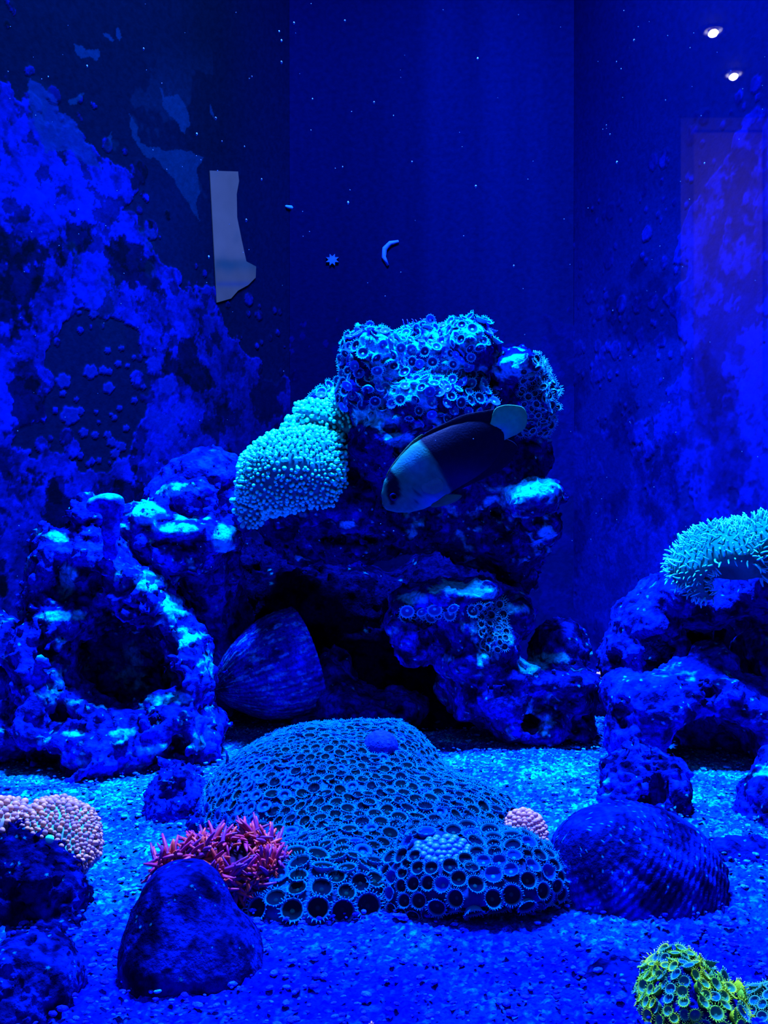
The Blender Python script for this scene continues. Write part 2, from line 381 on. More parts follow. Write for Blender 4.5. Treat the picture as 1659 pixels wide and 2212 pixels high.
def fn_left(P):
    u, v = proj(P)
    vb = ramp(u, [-200, 0, 60, 140, 220, 300, 420, 520, 700], [0, 120, 200, 300, 380, 480, 640, 700, 830])
    cov = np.clip((v - vb) / 260, -1, .55)
    clear = np.exp(-(((u - 215) / 125) ** 2 + ((v - 850) / 170) ** 2) ** 2)           # the bare patch with round spots
    cov = cov - clear * 1.1
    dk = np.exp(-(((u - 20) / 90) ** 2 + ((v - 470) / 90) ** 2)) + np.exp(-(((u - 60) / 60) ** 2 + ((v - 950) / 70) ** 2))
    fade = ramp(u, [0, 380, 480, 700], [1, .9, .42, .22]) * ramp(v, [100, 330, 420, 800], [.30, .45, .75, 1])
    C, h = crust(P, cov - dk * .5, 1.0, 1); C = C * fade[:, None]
    for x, y, s in SPOTS:
        an = np.arctan2(v - y, u - x); rr = np.hypot(u - x, v - y) / (s * (1 + .10 * np.sin(an * 5 + x) + .07 * np.sin(an * 8 + y))); k = sstep(1.08, .92, rr)
        C = lerp(C, (.0, .008, .36), k * (.72 + .28 * sstep(.6, .95, rr))); h = np.maximum(h, k * .8)
    wu, wv = u + 9 * perlin(P * 45) + 4 * perlin(P * 130), v + 9 * perlin(P * 45 + 7) + 4 * perlin(P * 130 + 4)
    for i, pl in enumerate(POLYS):
        k = in_poly(wu if i > 2 else u, wv if i > 2 else v, pl) * 1.0; C = lerp(C, (.0, .014, .085) if i != 8 else (.0, .010, .14), k * .8)
    # thin upper film of algae
    film = patches(P + 8, 11, .16, .02, 5) * sstep(60, 260, v) * (1 - sstep(500, 900, v)) * (u > 60)
    C = lerp(C, (.0, .012, .07), film * .3 * (u < 460))
    C += np.outer(np.ones(len(P)), (.0, .003, .008)) + np.outer(sstep(420, 640, u), (0, .0, .03))
    return C, h
def fn_right(P):
    u, v = proj(P)
    vb = ramp(u, [1150, 1280, 1400, 1500, 1600, 1800], [760, 640, 480, 420, 300, 240])
    cov = np.clip((v - vb) / 380, -1, .3)
    clear = np.exp(-(((u - 1370) / 110) ** 2 + ((v - 820) / 260) ** 2) ** 1.5)
    C, h = crust(P, cov - clear * .40 - .05, 5.0, .62)
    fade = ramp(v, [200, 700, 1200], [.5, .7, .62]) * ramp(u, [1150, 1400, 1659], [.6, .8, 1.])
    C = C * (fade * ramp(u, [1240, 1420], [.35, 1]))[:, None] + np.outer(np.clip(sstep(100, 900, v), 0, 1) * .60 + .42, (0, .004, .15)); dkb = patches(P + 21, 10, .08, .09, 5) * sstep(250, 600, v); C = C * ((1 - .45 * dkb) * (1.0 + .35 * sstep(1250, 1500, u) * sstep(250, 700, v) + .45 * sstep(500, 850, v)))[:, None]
    return C, h * .8
def fn_back(P):
    u, v = proj(P)
    base = np.outer(ramp(u, [560, 640, 760, 900, 935, 1030, 1045, 1260], [.22, .22, .22, .30, .46, .52, .62, .55]), (0, .005, .15))  # blue glow of the water put into the back pane's colour
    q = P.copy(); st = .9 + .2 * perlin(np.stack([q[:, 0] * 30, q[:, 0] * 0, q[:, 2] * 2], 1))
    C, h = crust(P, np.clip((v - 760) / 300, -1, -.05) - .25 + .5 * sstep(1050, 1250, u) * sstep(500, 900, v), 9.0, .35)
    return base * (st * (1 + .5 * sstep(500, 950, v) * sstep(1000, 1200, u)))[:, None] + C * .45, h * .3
WL0, WL1, WR1, WR0 = (-.375, .885), (-.112, 1.30), (.225, 1.30), (.355, .93)
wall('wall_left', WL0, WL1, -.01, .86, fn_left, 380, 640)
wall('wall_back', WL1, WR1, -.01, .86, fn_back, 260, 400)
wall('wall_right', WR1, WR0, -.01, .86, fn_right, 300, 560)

# sand bed
def sand():
    nu, nv = 620, 520
    x = np.linspace(-.40, .40, nu); y = .33 + (1.32 - .33) * np.linspace(0, 1, nv) ** 1.35; X, Y = np.meshgrid(x, y, indexing='ij')
    P = np.stack([X, Y, 0 * X], -1).reshape(-1, 3)
    Z = .0035 * fbm(P * 14, 3) + .0022 * np.abs(fbm(P * 70 + 3, 2)) + .0016 * perlin(P * 330) + .0009 * perlin(P * 700)
    P[:, 2] = Z
    w1, i1 = worley(P * 420); w2, i2 = worley(P * 190 + 7)
    g = .45 + .75 * i1
    C = np.outer(g, (0, .10, .60))
    C = lerp(C, (.0, .6, .95), (i1 > .86) * .75); C = lerp(C, (0, .01, .22), ((i1 < .16) | ((i2 < .12) & (w2 < .4))) * .8)
    big = sstep(-.15, .3, fbm(P * 16 + 2, 4)); C = C * np.stack([np.ones(len(P)), .35 + .85 * big, .9 + .1 * big], 1)
    near = 1 - sstep(.44, .62, P[:, 1])          # light falloff by the front glass put into the sand colour
    C = C * np.stack([np.ones(len(P)), 1 - .90 * near, np.ones(len(P))], 1)
    i = np.arange((nu - 1) * (nv - 1)); r_, c_ = i // (nv - 1), i % (nv - 1); A = r_ * nv + c_
    Q = np.stack([A, A + nv, A + nv + 1, A + 1], 1)
    tag(build('floor', Geo(P, np.full(len(Q), 4), Q.ravel(), C), M_sand), kind='structure')
    # loose grains of crushed coral
    r = np.random.default_rng(5); n = 9000
    y = .36 + .62 * r.random(n) ** 1.1; xx = (r.random(n) - .5) * .78 * np.minimum(1, y / .9 + .25)
    ico = ellipsoid((0, 0, 0), (1, 1, .7), (1, 1, 1), 6, 4)
    gs = []
    for k in range(n):
        s = .0006 + .0014 * r.random() ** 4; a = r.uniform(0, 6.28); c_, s_ = math.cos(a), math.sin(a)
        M = np.eye(4); M[:3, :3] = np.array([[c_, -s_, 0], [s_, c_, 0], [0, 0, 1]]) @ np.diag([s * 1.5, s, s * .8]); M[:3, 3] = (xx[k], y[k], .0025)
        g = ico.xf(M); t = r.random()
        nearf = .15 if y[k] < .53 else 1  # same light falloff put into the colour of the near grains
        g.C = np.tile(np.array((.005, (.05 + .34 * t * t) * nearf, .45 + .5 * t), np.float32), (len(g.V), 1)); gs.append(g)
    tag(build('crushed_coral_grains', join(gs), M_sand), 'loose pale blue grains of crushed coral covering the sand bed', 'sand', kind='stuff')
sand()

# front glass and the dim room behind the viewer, seen only as reflections in it
def front_glass():
    m = bpy.data.materials.new('clear_pane'); m.use_nodes = True; nt = m.node_tree; N = nt.nodes; L = nt.links; N.clear()
    out = N.new('ShaderNodeOutputMaterial'); mx = N.new('ShaderNodeMixShader'); tr = N.new('ShaderNodeBsdfTransparent'); gl = N.new('ShaderNodeBsdfGlossy')
    gl.inputs['Roughness'].default_value = .0; fr = N.new('ShaderNodeFresnel'); fr.inputs['IOR'].default_value = 1.6
    L.new(fr.outputs[0], mx.inputs[0]); L.new(tr.outputs[0], mx.inputs[1]); L.new(gl.outputs[0], mx.inputs[2]); L.new(mx.outputs[0], out.inputs[0])
    V = [(-.45, .30, -.02), (.45, .30, -.02), (.45, .30, .86), (-.45, .30, .86)]; V += [(x, .306, z) for x, _, z in V]
    Q = [0, 1, 2, 3, 5, 4, 7, 6, 4, 0, 3, 7, 1, 5, 6, 2, 3, 2, 6, 7, 4, 5, 1, 0]
    tag(build('window_1', Geo(V, [4] * 6, Q, (1, 1, 1)), m, smooth=False), kind='structure')
front_glass()
def box(lo, hi, col):
    x0, y0, z0 = lo; x1, y1, z1 = hi
    V = [(x0, y0, z0), (x1, y0, z0), (x1, y1, z0), (x0, y1, z0), (x0, y0, z1), (x1, y0, z1), (x1, y1, z1), (x0, y1, z1)]
    return Geo(V, [4] * 6, [3, 2, 1, 0, 4, 5, 6, 7, 0, 1, 5, 4, 1, 2, 6, 5, 2, 3, 7, 6, 3, 0, 4, 7], col)
YG = .30
def mirror(px, py, d):     # a place in the room whose image in the front glass lies d away along that sight line
    p = at(px, py, d); return np.array([p[0], 2 * YG - p[1], p[2]])
def emis(name, col, s):
    m = bpy.data.materials.new(name); m.use_nodes = True; b = m.node_tree.nodes['Principled BSDF']
    b.inputs['Emission Color'].default_value = (*col, 1); b.inputs['Emission Strength'].default_value = s; b.inputs['Base Color'].default_value = (*col, 1); return m
M_lamp = emis('lit_lamp', (1, .97, .85), 30)
CEIL = H + 1.5
for k, (px, py) in enumerate([(1542, 62), (1586, 157)]):
    d = 1.5 / ((CY - py) / F); p = mirror(px, py, d)
    t = empty('ceiling_downlight', (p[0], p[1], CEIL), ['upper white downlight reflected in the top right of the tank glass', 'lower white downlight reflected in the tank glass beside the right pane'][k], 'ceiling light', 'white downlights reflected in the glass')
    rimg = lathe([(.034, 0, (.6, .6, .6)), (.034, -.006, (.6, .6, .6)), (.022, -.004, (.6, .6, .6)), (.019, -.001, (.6, .6, .6))], 20)
    build('trim_ring', rimg, M_room, t)
    b_ = ellipsoid((0, 0, -.012), (.015, .014, .010), (1, 1, 1)); build('bulb', b_, M_lamp, t)
tag(build('ceiling', box((-2.5, -4.2, CEIL), (2.5, 0.2, CEIL + .05), (.02, .02, .025)), M_room, smooth=False), kind='structure')
tag(build('wall_behind', box((-2.5, -4.25, -1.0), (2.5, -4.2, CEIL), (.015, .015, .02)), M_room, smooth=False), kind='structure')
def doorway():
    p = mirror(1495, 285, 4.2); q = mirror(1648, 700, 4.2); x0, x1 = p[0], q[0]; z1 = p[2]; y = p[1]; z0 = -1.0
    t = empty('room_door', ((x0 + x1) / 2, y, z0), 'brown framed door reflected dimly in the right of the tank glass', 'door')
    def rel(g): g.V -= np.array([(x0 + x1) / 2, y, z0], np.float32); return g
    build('door_leaf', rel(box((x0, y - .04, z0), (x1, y, z1), (.6, .42, .30))), M_room, t, False)
    build('door_frame', rel(join([box((x0 - .05, y - .03, z0), (x0, y + .03, z1 + .05), (.3, .24, .2)), box((x1, y - .03, z0), (x1 + .05, y + .03, z1 + .05), (.3, .24, .2)), box((x0, y - .03, z1), (x1, y + .03, z1 + .05), (.3, .24, .2))])), M_room, t, False)
    d = bpy.data.lights.new('door_fill_light', 'AREA'); d.size = .2; d.energy = .7; d.color = (1, .85, .75); o = bpy.data.objects.new('door_fill_light', d); COL.objects.link(o)  # added unseen lamp that lights the reflected door
    o.location = ((x0 + x1) / 2, y + .75, z1 + .02); o.rotation_euler = (math.radians(-62), 0, 0); d.spread = math.radians(80)
doorway()

# ================================================================== rocks at the back
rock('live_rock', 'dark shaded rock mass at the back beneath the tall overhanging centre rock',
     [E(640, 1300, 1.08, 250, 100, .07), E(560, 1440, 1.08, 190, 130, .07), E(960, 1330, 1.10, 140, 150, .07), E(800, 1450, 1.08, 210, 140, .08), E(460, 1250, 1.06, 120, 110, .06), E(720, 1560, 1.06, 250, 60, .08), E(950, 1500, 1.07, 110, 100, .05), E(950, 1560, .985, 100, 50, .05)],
     vox=.0030, amp=.010, freq=24, seed=11, tint=dict(pale=-.6, dark=1.1, lev=.25, toplit=0))
cr, crV, crN = rock('live_rock', 'tallest centre rock, overhanging, crowned with ring-shaped polyps',
     [E(805, 780, 0.900, 68, 70, .055), E(800, 850, 0.900, 62, 60, .05), E(905, 780, 0.920, 85, 70, .05), E(1000, 760, 0.910, 72, 66, .055), E(1105, 805, 0.910, 65, 52, .05), E(1130, 870, 0.920, 68, 80, .05),
      E(930, 880, 0.900, 150, 75, .06), E(830, 960, 0.900, 88, 85, .05), E(960, 1020, 0.940, 210, 110, .065), E(1120, 1000, 0.950, 70, 90, .05),
      E(1145, 1075, 0.900, 62, 42, .05), E(1190, 1065, 0.900, 34, 26, .02), E(1150, 1130, 0.920, 62, 50, .045), E(1070, 1170, 0.950, 110, 70, .055), E(1120, 1220, 0.960, 42, 60, .04), E(900, 1130, 0.950, 160, 60, .06),
      E(720, 1090, 0.940, 150, 75, .06), E(640, 1130, 0.960, 90, 60, .05), E(740, 1185, 0.960, 150, 32, .04), E(630, 1030, 0.960, 90, 80, .05), E(720, 900, 0.960, 60, 60, .04), E(760, 1180, 0.930, 70, 12, .03)],
     [E(900, 950, 0.835, 40, 42, .03), E(905, 965, 0.860, 70, 30, .03), E(845, 925, 0.855, 28, 20, .02), E(1000, 1240, 0.920, 100, 42, .05), E(1120, 905, 0.845, 50, 30, .02)],
     vox=.0017, k=.010, amp=.0075, freq=30, seed=1, pit=.005, pitf=70, tint=dict(pale=-.12, dark=.72, toplit=.2, spots=[(840, 750, 70, 40), (980, 730, 70, 36), (880, 830, 60, 40), (1110, 785, 58, 34), (1135, 800, 30, 30), (1000, 800, 60, 30), (815, 903, 66, 20), (1145, 1058, 70, 42), (1182, 1152, 18, 14), (750, 1133, 16, 10), (930, 820, 30, 60), (860, 950, 30, 14)]))
rock('live_rock', 'dusty blue rock at the far left, behind the ring-holed rock', [E(450, 1030, .97, 92, 58, .05), E(400, 1080, .96, 90, 70, .05), E(480, 1110, .96, 70, 70, .05), E(380, 1130, .95, 60, 50, .04), E(450, 1210, .97, 70, 90, .05), E(470, 1300, 1.0, 60, 120, .05), E(480, 1430, 1.0, 80, 120, .05)],
     [E(470, 1090, .90, 45, 36, .03)], vox=.0024, amp=.007, freq=34, seed=3, pit=.003, pitf=90, tint=dict(pale=.05, dark=.35, toplit=.2))
rock('live_rock', 'pale rock with a ring-like hole above the left cavity rock',
     [R(402, 1095, .885, 50, 22, 10), E(330, 1115, .89, 52, 32, .04), E(400, 1150, .885, 72, 26, .04), E(380, 1195, .895, 95, 45, .045), E(480, 1165, .89, 48, 36, .035), E(330, 1165, .89, 45, 40, .04), E(290, 1150, .90, 40, 60, .04), E(420, 1215, .91, 60, 30, .03), E(330, 1240, .92, 60, 60, .04), E(300, 1400, .97, 70, 180, .03)],
     [E(400, 1095, .87, 30, 18, .04)], vox=.0017, k=.008, amp=.0055, freq=38, seed=4, pit=.003, pitf=90, tint=dict(pale=.1, dark=.40, toplit=.35, spots=[(390, 1062, 50, 16), (400, 1118, 50, 9), (385, 1142, 55, 14), (320, 1110, 34, 24), (485, 1160, 34, 30)]))
lr, lrV, lrN = rock('live_rock', 'large left rock riddled with holes around one big dark cavity',
     [E(140, 1200, .87, 62, 70, .05), E(105, 1290, .87, 44, 100, .05), E(215, 1215, .86, 78, 66, .05), E(290, 1270, .86, 70, 60, .05), E(345, 1330, .855, 50, 60, .05), E(385, 1400, .85, 42, 60, .045), E(425, 1480, .85, 38, 90, .045),
      E(150, 1340, .86, 90, 60, .05), E(100, 1440, .85, 75, 110, .055), E(130, 1560, .83, 110, 80, .06), E(240, 1600, .82, 130, 75, .06), E(370, 1580, .83, 105, 80, .05), E(250, 1660, .815, 130, 40, .05), E(420, 1610, .84, 60, 70, .04), E(280, 1440, .92, 150, 130, .03), E(200, 1290, .88, 130, 80, .04), E(190, 1110, .87, 40, 45, .03)],
     [E(280, 1420, .80, 105, 88, .07), E(220, 1380, .80, 80, 40, .055), E(340, 1480, .80, 60, 50, .05), E(125, 1285, .81, 28, 32, .03), E(185, 1260, .81, 34, 42, .04), E(120, 1225, .81, 20, 24, .025), E(205, 1175, .81, 30, 34, .03), E(82, 1400, .80, 20, 48, .04), E(265, 1265, .80, 38, 26, .02),
      E(105, 1550, .77, 40, 45, .04), E(375, 1620, .775, 36, 40, .035), E(210, 1520, .78, 40, 20, .03), E(330, 1570, .77, 24, 20, .03), E(60, 1640, .78, 70, 18, .03)],
     vox=.0017, k=.010, amp=.0105, freq=30, seed=2, pit=.010, pitf=46, pitr=.42, tint=dict(pale=.02, dark=.42, toplit=.28, spots=[(320, 1262, 34, 26), (365, 1315, 32, 30), (400, 1375, 26, 16), (140, 1330, 60, 12), (120, 1160, 26, 14), (440, 1440, 20, 20), (390, 1505, 24, 14), (320, 1620, 50, 14), (160, 1585, 40, 8), (255, 1590, 24, 16), (150, 1240, 20, 30)]))
rock('live_rock', 'low crusted rock at the left edge beside the cavity rock', [E(20, 1480, .86, 80, 120, .05), E(10, 1580, .83, 90, 60, .05), E(60, 1540, .85, 50, 70, .04), E(-20, 1380, .88, 70, 60, .04)],
     [E(30, 1440, .80, 26, 24, .03), E(60, 1645, .78, 60, 20, .03)], vox=.0019, amp=.006, freq=34, seed=5, pit=.005, pitf=60, tint=dict(pale=.1, dark=.25))
# tube sponge on top of the left rock
def sponge():
    p = at(235, 1130, .80)
    t = empty('tube_sponge', at(240, 1180, .80), 'smooth blue tube sponge standing on top of the left cavity rock', 'sponge')
    V, Q, N = field([T(243, 1100, .80, 243, 1155, .80, 25, 12), E(232, 1082, .80, 30, 16, .014), E(205, 1092, .80, 16, 12, .010), T(235, 1150, .80, 238, 1195, .815, 14, 16)], [E(212, 1090, .782, 10, 7, .012), E(252, 1108, .782, 6, 5, .009)], .0009, k=.006, amp=.0014, freq=60, seed=6, fine=.2)
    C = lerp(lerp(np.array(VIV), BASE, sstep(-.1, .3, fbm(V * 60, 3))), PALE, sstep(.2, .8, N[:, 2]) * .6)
    build('tube', Geo(V - np.array(t.location), np.full(len(Q), 4), Q.ravel(), C), M_shell, t)
sponge()
# rubble and shells on the sand at the back
rock('live_rock', 'dark rubble rock on the sand behind the net-patterned polyp mound', [E(735, 1500, .96, 62, 40, .04), E(790, 1540, .95, 95, 42, .04), E(860, 1535, .95, 60, 45, .03), E(720, 1440, .98, 42, 40, .03), E(700, 1560, .93, 60, 25, .03), E(640, 1575, .96, 60, 20, .03)],
     [E(845, 1530, .91, 26, 20, .03), E(735, 1425, .95, 18, 14, .02)], vox=.0019, amp=.006, freq=42, seed=7, pit=.003, pitf=90, tint=dict(pale=.0, dark=.35, lev=.8, toplit=.1))
sr, srV, srN = rock('live_rock', 'mid-height rock right of centre with a small cave at its foot',
     [E(960, 1285, .90, 95, 36, .05), E(890, 1300, .90, 52, 30, .04), E(1035, 1275, .90, 50, 30, .04), E(880, 1370, .885, 34, 50, .022), E(855, 1345, .885, 22, 24, .02), E(905, 1410, .89, 26, 28, .018), E(1000, 1350, .90, 95, 66, .045), E(1020, 1420, .90, 92, 60, .045),
      E(1105, 1330, .92, 48, 62, .04), E(1075, 1390, .89, 38, 44, .035), E(1210, 1400, .94, 62, 62, .045), E(1190, 1465, .90, 108, 34, .05), E(1080, 1500, .90, 118, 62, .05), E(1230, 1500, .91, 60, 50, .045), E(1130, 1560, .905, 108, 52, .05), E(1240, 1570, .92, 42, 36, .04), E(1010, 1490, .92, 70, 60, .04), E(1090, 1460, .875, 60, 14, .02)],
     [E(1152, 1568, .86, 27, 20, .04), E(985, 1600, .88, 90, 30, .05), E(945, 1540, .87, 50, 60, .05), E(1120, 1440, .85, 30, 26, .02), E(1190, 1530, .85, 34, 22, .02), E(960, 1385, .85, 34, 22, .012)],
     vox=.0017, k=.009, amp=.0060, freq=32, seed=8, pit=.003, pitf=75, tint=dict(pale=-.1, dark=.5, toplit=.25, spots=[(890, 1292, 46, 14), (990, 1272, 60, 20), (1040, 1278, 34, 14), (1150, 1432, 32, 26), (1200, 1420, 60, 12), (1098, 1380, 18, 14), (1115, 1318, 26, 14)]))
rr, rrV, rrN = rock('live_rock', 'tall smooth blue rock at the right, hollow beneath the cyan finger coral',
     [E(1440, 1290, .92, 58, 52, .05), E(1390, 1340, .92, 66, 56, .05), E(1350, 1400, .92, 48, 40, .045), E(1345, 1440, .92, 45, 40, .04), T(1475, 1290, .90, 1470, 1445, .90, 15, 20), E(1560, 1296, .98, 120, 38, .06), E(1400, 1460, .93, 90, 26, .05), E(1640, 1400, .97, 60, 180, .04), E(1555, 1450, 1.0, 110, 60, .05), E(1500, 1300, .98, 100, 60, .05), E(1640, 1270, .93, 60, 50, .05)],
     [E(1425, 1405, .88, 36, 40, .05), E(1335, 1432, .885, 16, 16, .03), E(1540, 1350, .89, 60, 50, .05), E(1380, 1345, .865, 20, 12, .012)],
     vox=.0018, k=.010, amp=.0055, freq=34, seed=9, pit=.003, pitf=70, tint=dict(pale=-.02, dark=.25, toplit=.12))
rock('live_rock', 'broad pitted rock low on the right, arching over a dark hollow on the sand',
     [E(1350, 1500, .845, 50, 58, .04), E(1420, 1520, .825, 92, 62, .045), E(1520, 1490, .83, 92, 50, .045), E(1600, 1520, .83, 80, 58, .045), E(1360, 1590, .82, 48, 95, .035), E(1540, 1430, .85, 46, 42, .03), E(1500, 1455, .84, 50, 24, .03), E(1660, 1590, .82, 60, 60, .04), E(1400, 1570, .83, 60, 60, .04), E(1560, 1560, .87, 120, 70, .02), E(1700, 1650, .82, 60, 70, .04)],
     [E(1447, 1508, .775, 25, 20, .018), E(1548, 1505, .78, 17, 16, .03), E(1540, 1620, .80, 95, 62, .05), E(1345, 1545, .80, 20, 34, .02), E(1620, 1560, .775, 26, 18, .014)],
     vox=.0017, k=.010, amp=.0050, freq=34, seed=10, pit=.0035, pitf=75, tint=dict(pale=.02, dark=.28, toplit=.25))
rock('live_rock', 'narrow rock at the right edge beneath the finger coral', [E(1640, 1410, .86, 34, 60, .03), E(1665, 1450, .86, 40, 60, .03), E(1610, 1400, .89, 24, 26, .02)], vox=.0018, amp=.005, freq=40, seed=12, pit=.003, tint=dict(pale=.1, dark=.3))
rock('live_rock', 'fuzzy domed rock on the sand before the low hollow, right of the pale bead coral',
     [E(1395, 1665, .715, 75, 55, .035), E(1350, 1700, .70, 50, 55, .03), E(1430, 1715, .70, 56, 50, .03), E(1345, 1745, .69, 34, 26, .025), E(1455, 1770, .69, 40, 20, .02)],
     [E(1400, 1752, .66, 46, 22, .03), E(1442, 1722, .665, 24, 30, .02), E(1372, 1690, .665, 26, 18, .01)], vox=.0012, amp=.0075, freq=44, seed=13, pit=.006, pitf=80, tint=dict(pale=.0, dark=.45, toplit=.15))
rock('live_rock', 'cracked blue rock at the right edge of the sand', [E(1650, 1740, .68, 46, 75, .03), E(1690, 1700, .70, 60, 90, .03), E(1640, 1800, .67, 40, 40, .03)], vox=.0015, amp=.004, freq=44, seed=14, pit=.003, pitf=100, tint=dict(pale=.0, dark=.3))
rock('live_rock', 'dark knobbly small rock behind the red anemone', [E(385, 1690, .695, 40, 32, .025), E(370, 1735, .685, 40, 34, .025), E(410, 1735, .69, 32, 34, .022), E(350, 1722, .68, 24, 20, .016), E(380, 1765, .68, 48, 22, .02)],
     [E(395, 1696, .668, 22, 14, .012), E(412, 1722, .662, 15, 14, .014), E(345, 1722, .665, 8, 8, .01)], vox=.0010, amp=.0055, freq=62, seed=15, pit=.005, pitf=100, tint=dict(pale=-.05, dark=.25, lev=.9, toplit=.1))
rock('live_rock', 'low knob of dark rock touching the red anemone at its upper left', [E(440, 1770, .655, 34, 26, .02), E(478, 1755, .66, 32, 24, .02), E(500, 1775, .65, 24, 18, .016)], [E(440, 1772, .636, 14, 10, .01)], vox=.0010, amp=.004, freq=70, seed=16, pit=.004, pitf=110, tint=dict(pale=-.2, dark=.3, lev=.9, toplit=0))
# ------------------------------------------------------------------ rocks at the front
rock('boulder', 'smooth rounded dark blue boulder on the sand at the front left',
     [E(400, 1990, .462, 92, 108, .026), E(420, 2070, .452, 118, 80, .028), E(340, 2070, .448, 60, 78, .024), E(470, 2060, .458, 66, 62, .024), E(395, 1915, .468, 52, 32, .02), E(500, 2095, .452, 44, 30, .018)],
     [], vox=.0010, k=.016, amp=.0016, freq=50, seed=17, fine=.25, pit=.0006, pitf=160, tint=dict(pale=-.28, dark=.3, lev=.33, toplit=.0))
rock('live_rock', 'sharp-edged black honeycombed rock at the left edge, under the pale bead coral',
     [E(60, 1830, .53, 75, 48, .03), E(110, 1880, .52, 62, 60, .03), E(40, 1930, .52, 90, 90, .03), E(125, 1960, .51, 58, 70, .028), E(150, 2030, .50, 34, 40, .02), E(60, 2030, .50, 100, 50, .03), E(60, 1795, .53, 28, 16, .012)],
     [E(90, 1990, .475, 58, 36, .02)], vox=.0011, k=.007, amp=.0050, freq=70, seed=18, pit=.008, pitf=70, pitr=.5, tint=dict(pale=-.2, dark=.75, lev=.45, toplit=.0))
rock('live_rock', 'blurry rough rock in the bottom left corner', [E(60, 2090, .425, 92, 62, .025), E(40, 2160, .42, 95, 80, .028), E(110, 2150, .425, 42, 50, .02)], [E(10, 2130, .395, 40, 30, .012)], vox=.0010, amp=.003, freq=70, seed=19, pit=.002, pitf=130, tint=dict(pale=-.15, dark=.45, lev=.45, toplit=.05))
rock('live_rock', 'long low dark rock at the right, beside the big ridged shell', [E(1530, 1880, .60, 62, 48, .03), E(1600, 1870, .61, 70, 52, .03), E(1660, 1890, .60, 60, 60, .03), E(1560, 1935, .59, 90, 36, .025), E(1480, 1880, .605, 36, 28, .02)],
     [E(1560, 1945, .565, 100, 30, .022), E(1562, 1868, .57, 16, 14, .01)], vox=.0013, amp=.004, freq=50, seed=20, pit=.003, pitf=100, tint=dict(pale=-.1, dark=.4, lev=.8, toplit=.05))
rock('buried_rock', 'flat dark algae-covered rock half sunk in the sand at the bottom right', [E(1250, 2175, .44, 160, 30, .012), E(1350, 2120, .455, 90, 26, .012), E(1200, 2205, .43, 110, 30, .01), E(1390, 2160, .445, 60, 30, .01)], vox=.0011, k=.02, amp=.0035, freq=60, seed=21, zmin=-.004, tint=dict(pale=-.3, dark=.5, lev=.65, toplit=0))
gr, grV, grN = rock('live_rock', 'small peaked rock at the bottom right under the green polyps', [E(1472, 2110, .415, 34, 42, .016), E(1440, 2170, .412, 40, 40, .018), E(1500, 2160, .415, 60, 40, .02), E(1545, 2180, .415, 40, 46, .018), E(1480, 2220, .41, 90, 40, .02)], vox=.0009, amp=.0018, freq=80, seed=22, tint=dict(pale=-.2, dark=.5, lev=.7, toplit=0))
g2, g2V, g2N = rock('live_rock', 'small rock in the bottom right corner under dim green polyps', [E(1640, 2205, .412, 34, 36, .014), E(1680, 2200, .412, 40, 40, .014)], vox=.0010, amp=.0015, freq=80, seed=23, tint=dict(pale=-.2, dark=.5, lev=.7, toplit=0))
rock('live_rock', 'added rock behind the hole of the tall right rock, blackened to stand for shade', [E(1450, 1420, 1.06, 70, 110, .03), E(1570, 1400, 1.07, 120, 110, .03), E(1315, 1525, 1.02, 50, 50, .03)], vox=.0026, amp=.007, freq=30, seed=27, tint=dict(pale=-.6, dark=1.1, lev=.25, toplit=0))  # added filler rock, the shade of the hole put into its colour
rock('coral_skeleton', 'scrap of pinkish gravel-like coral in the gap between the two right rocks', [E(1316, 1466, 1.0, 30, 20, .016)], vox=.0012, amp=.0022, freq=160, seed=24, cat='coral', tint=dict(pale=.6, toplit=.5))
bpy.data.objects['coral_skeleton'].data.attributes['tint'].data.foreach_set('color', np.tile(np.array([.55, .22, .16, 1], np.float32), len(bpy.data.objects['coral_skeleton'].data.vertices)))

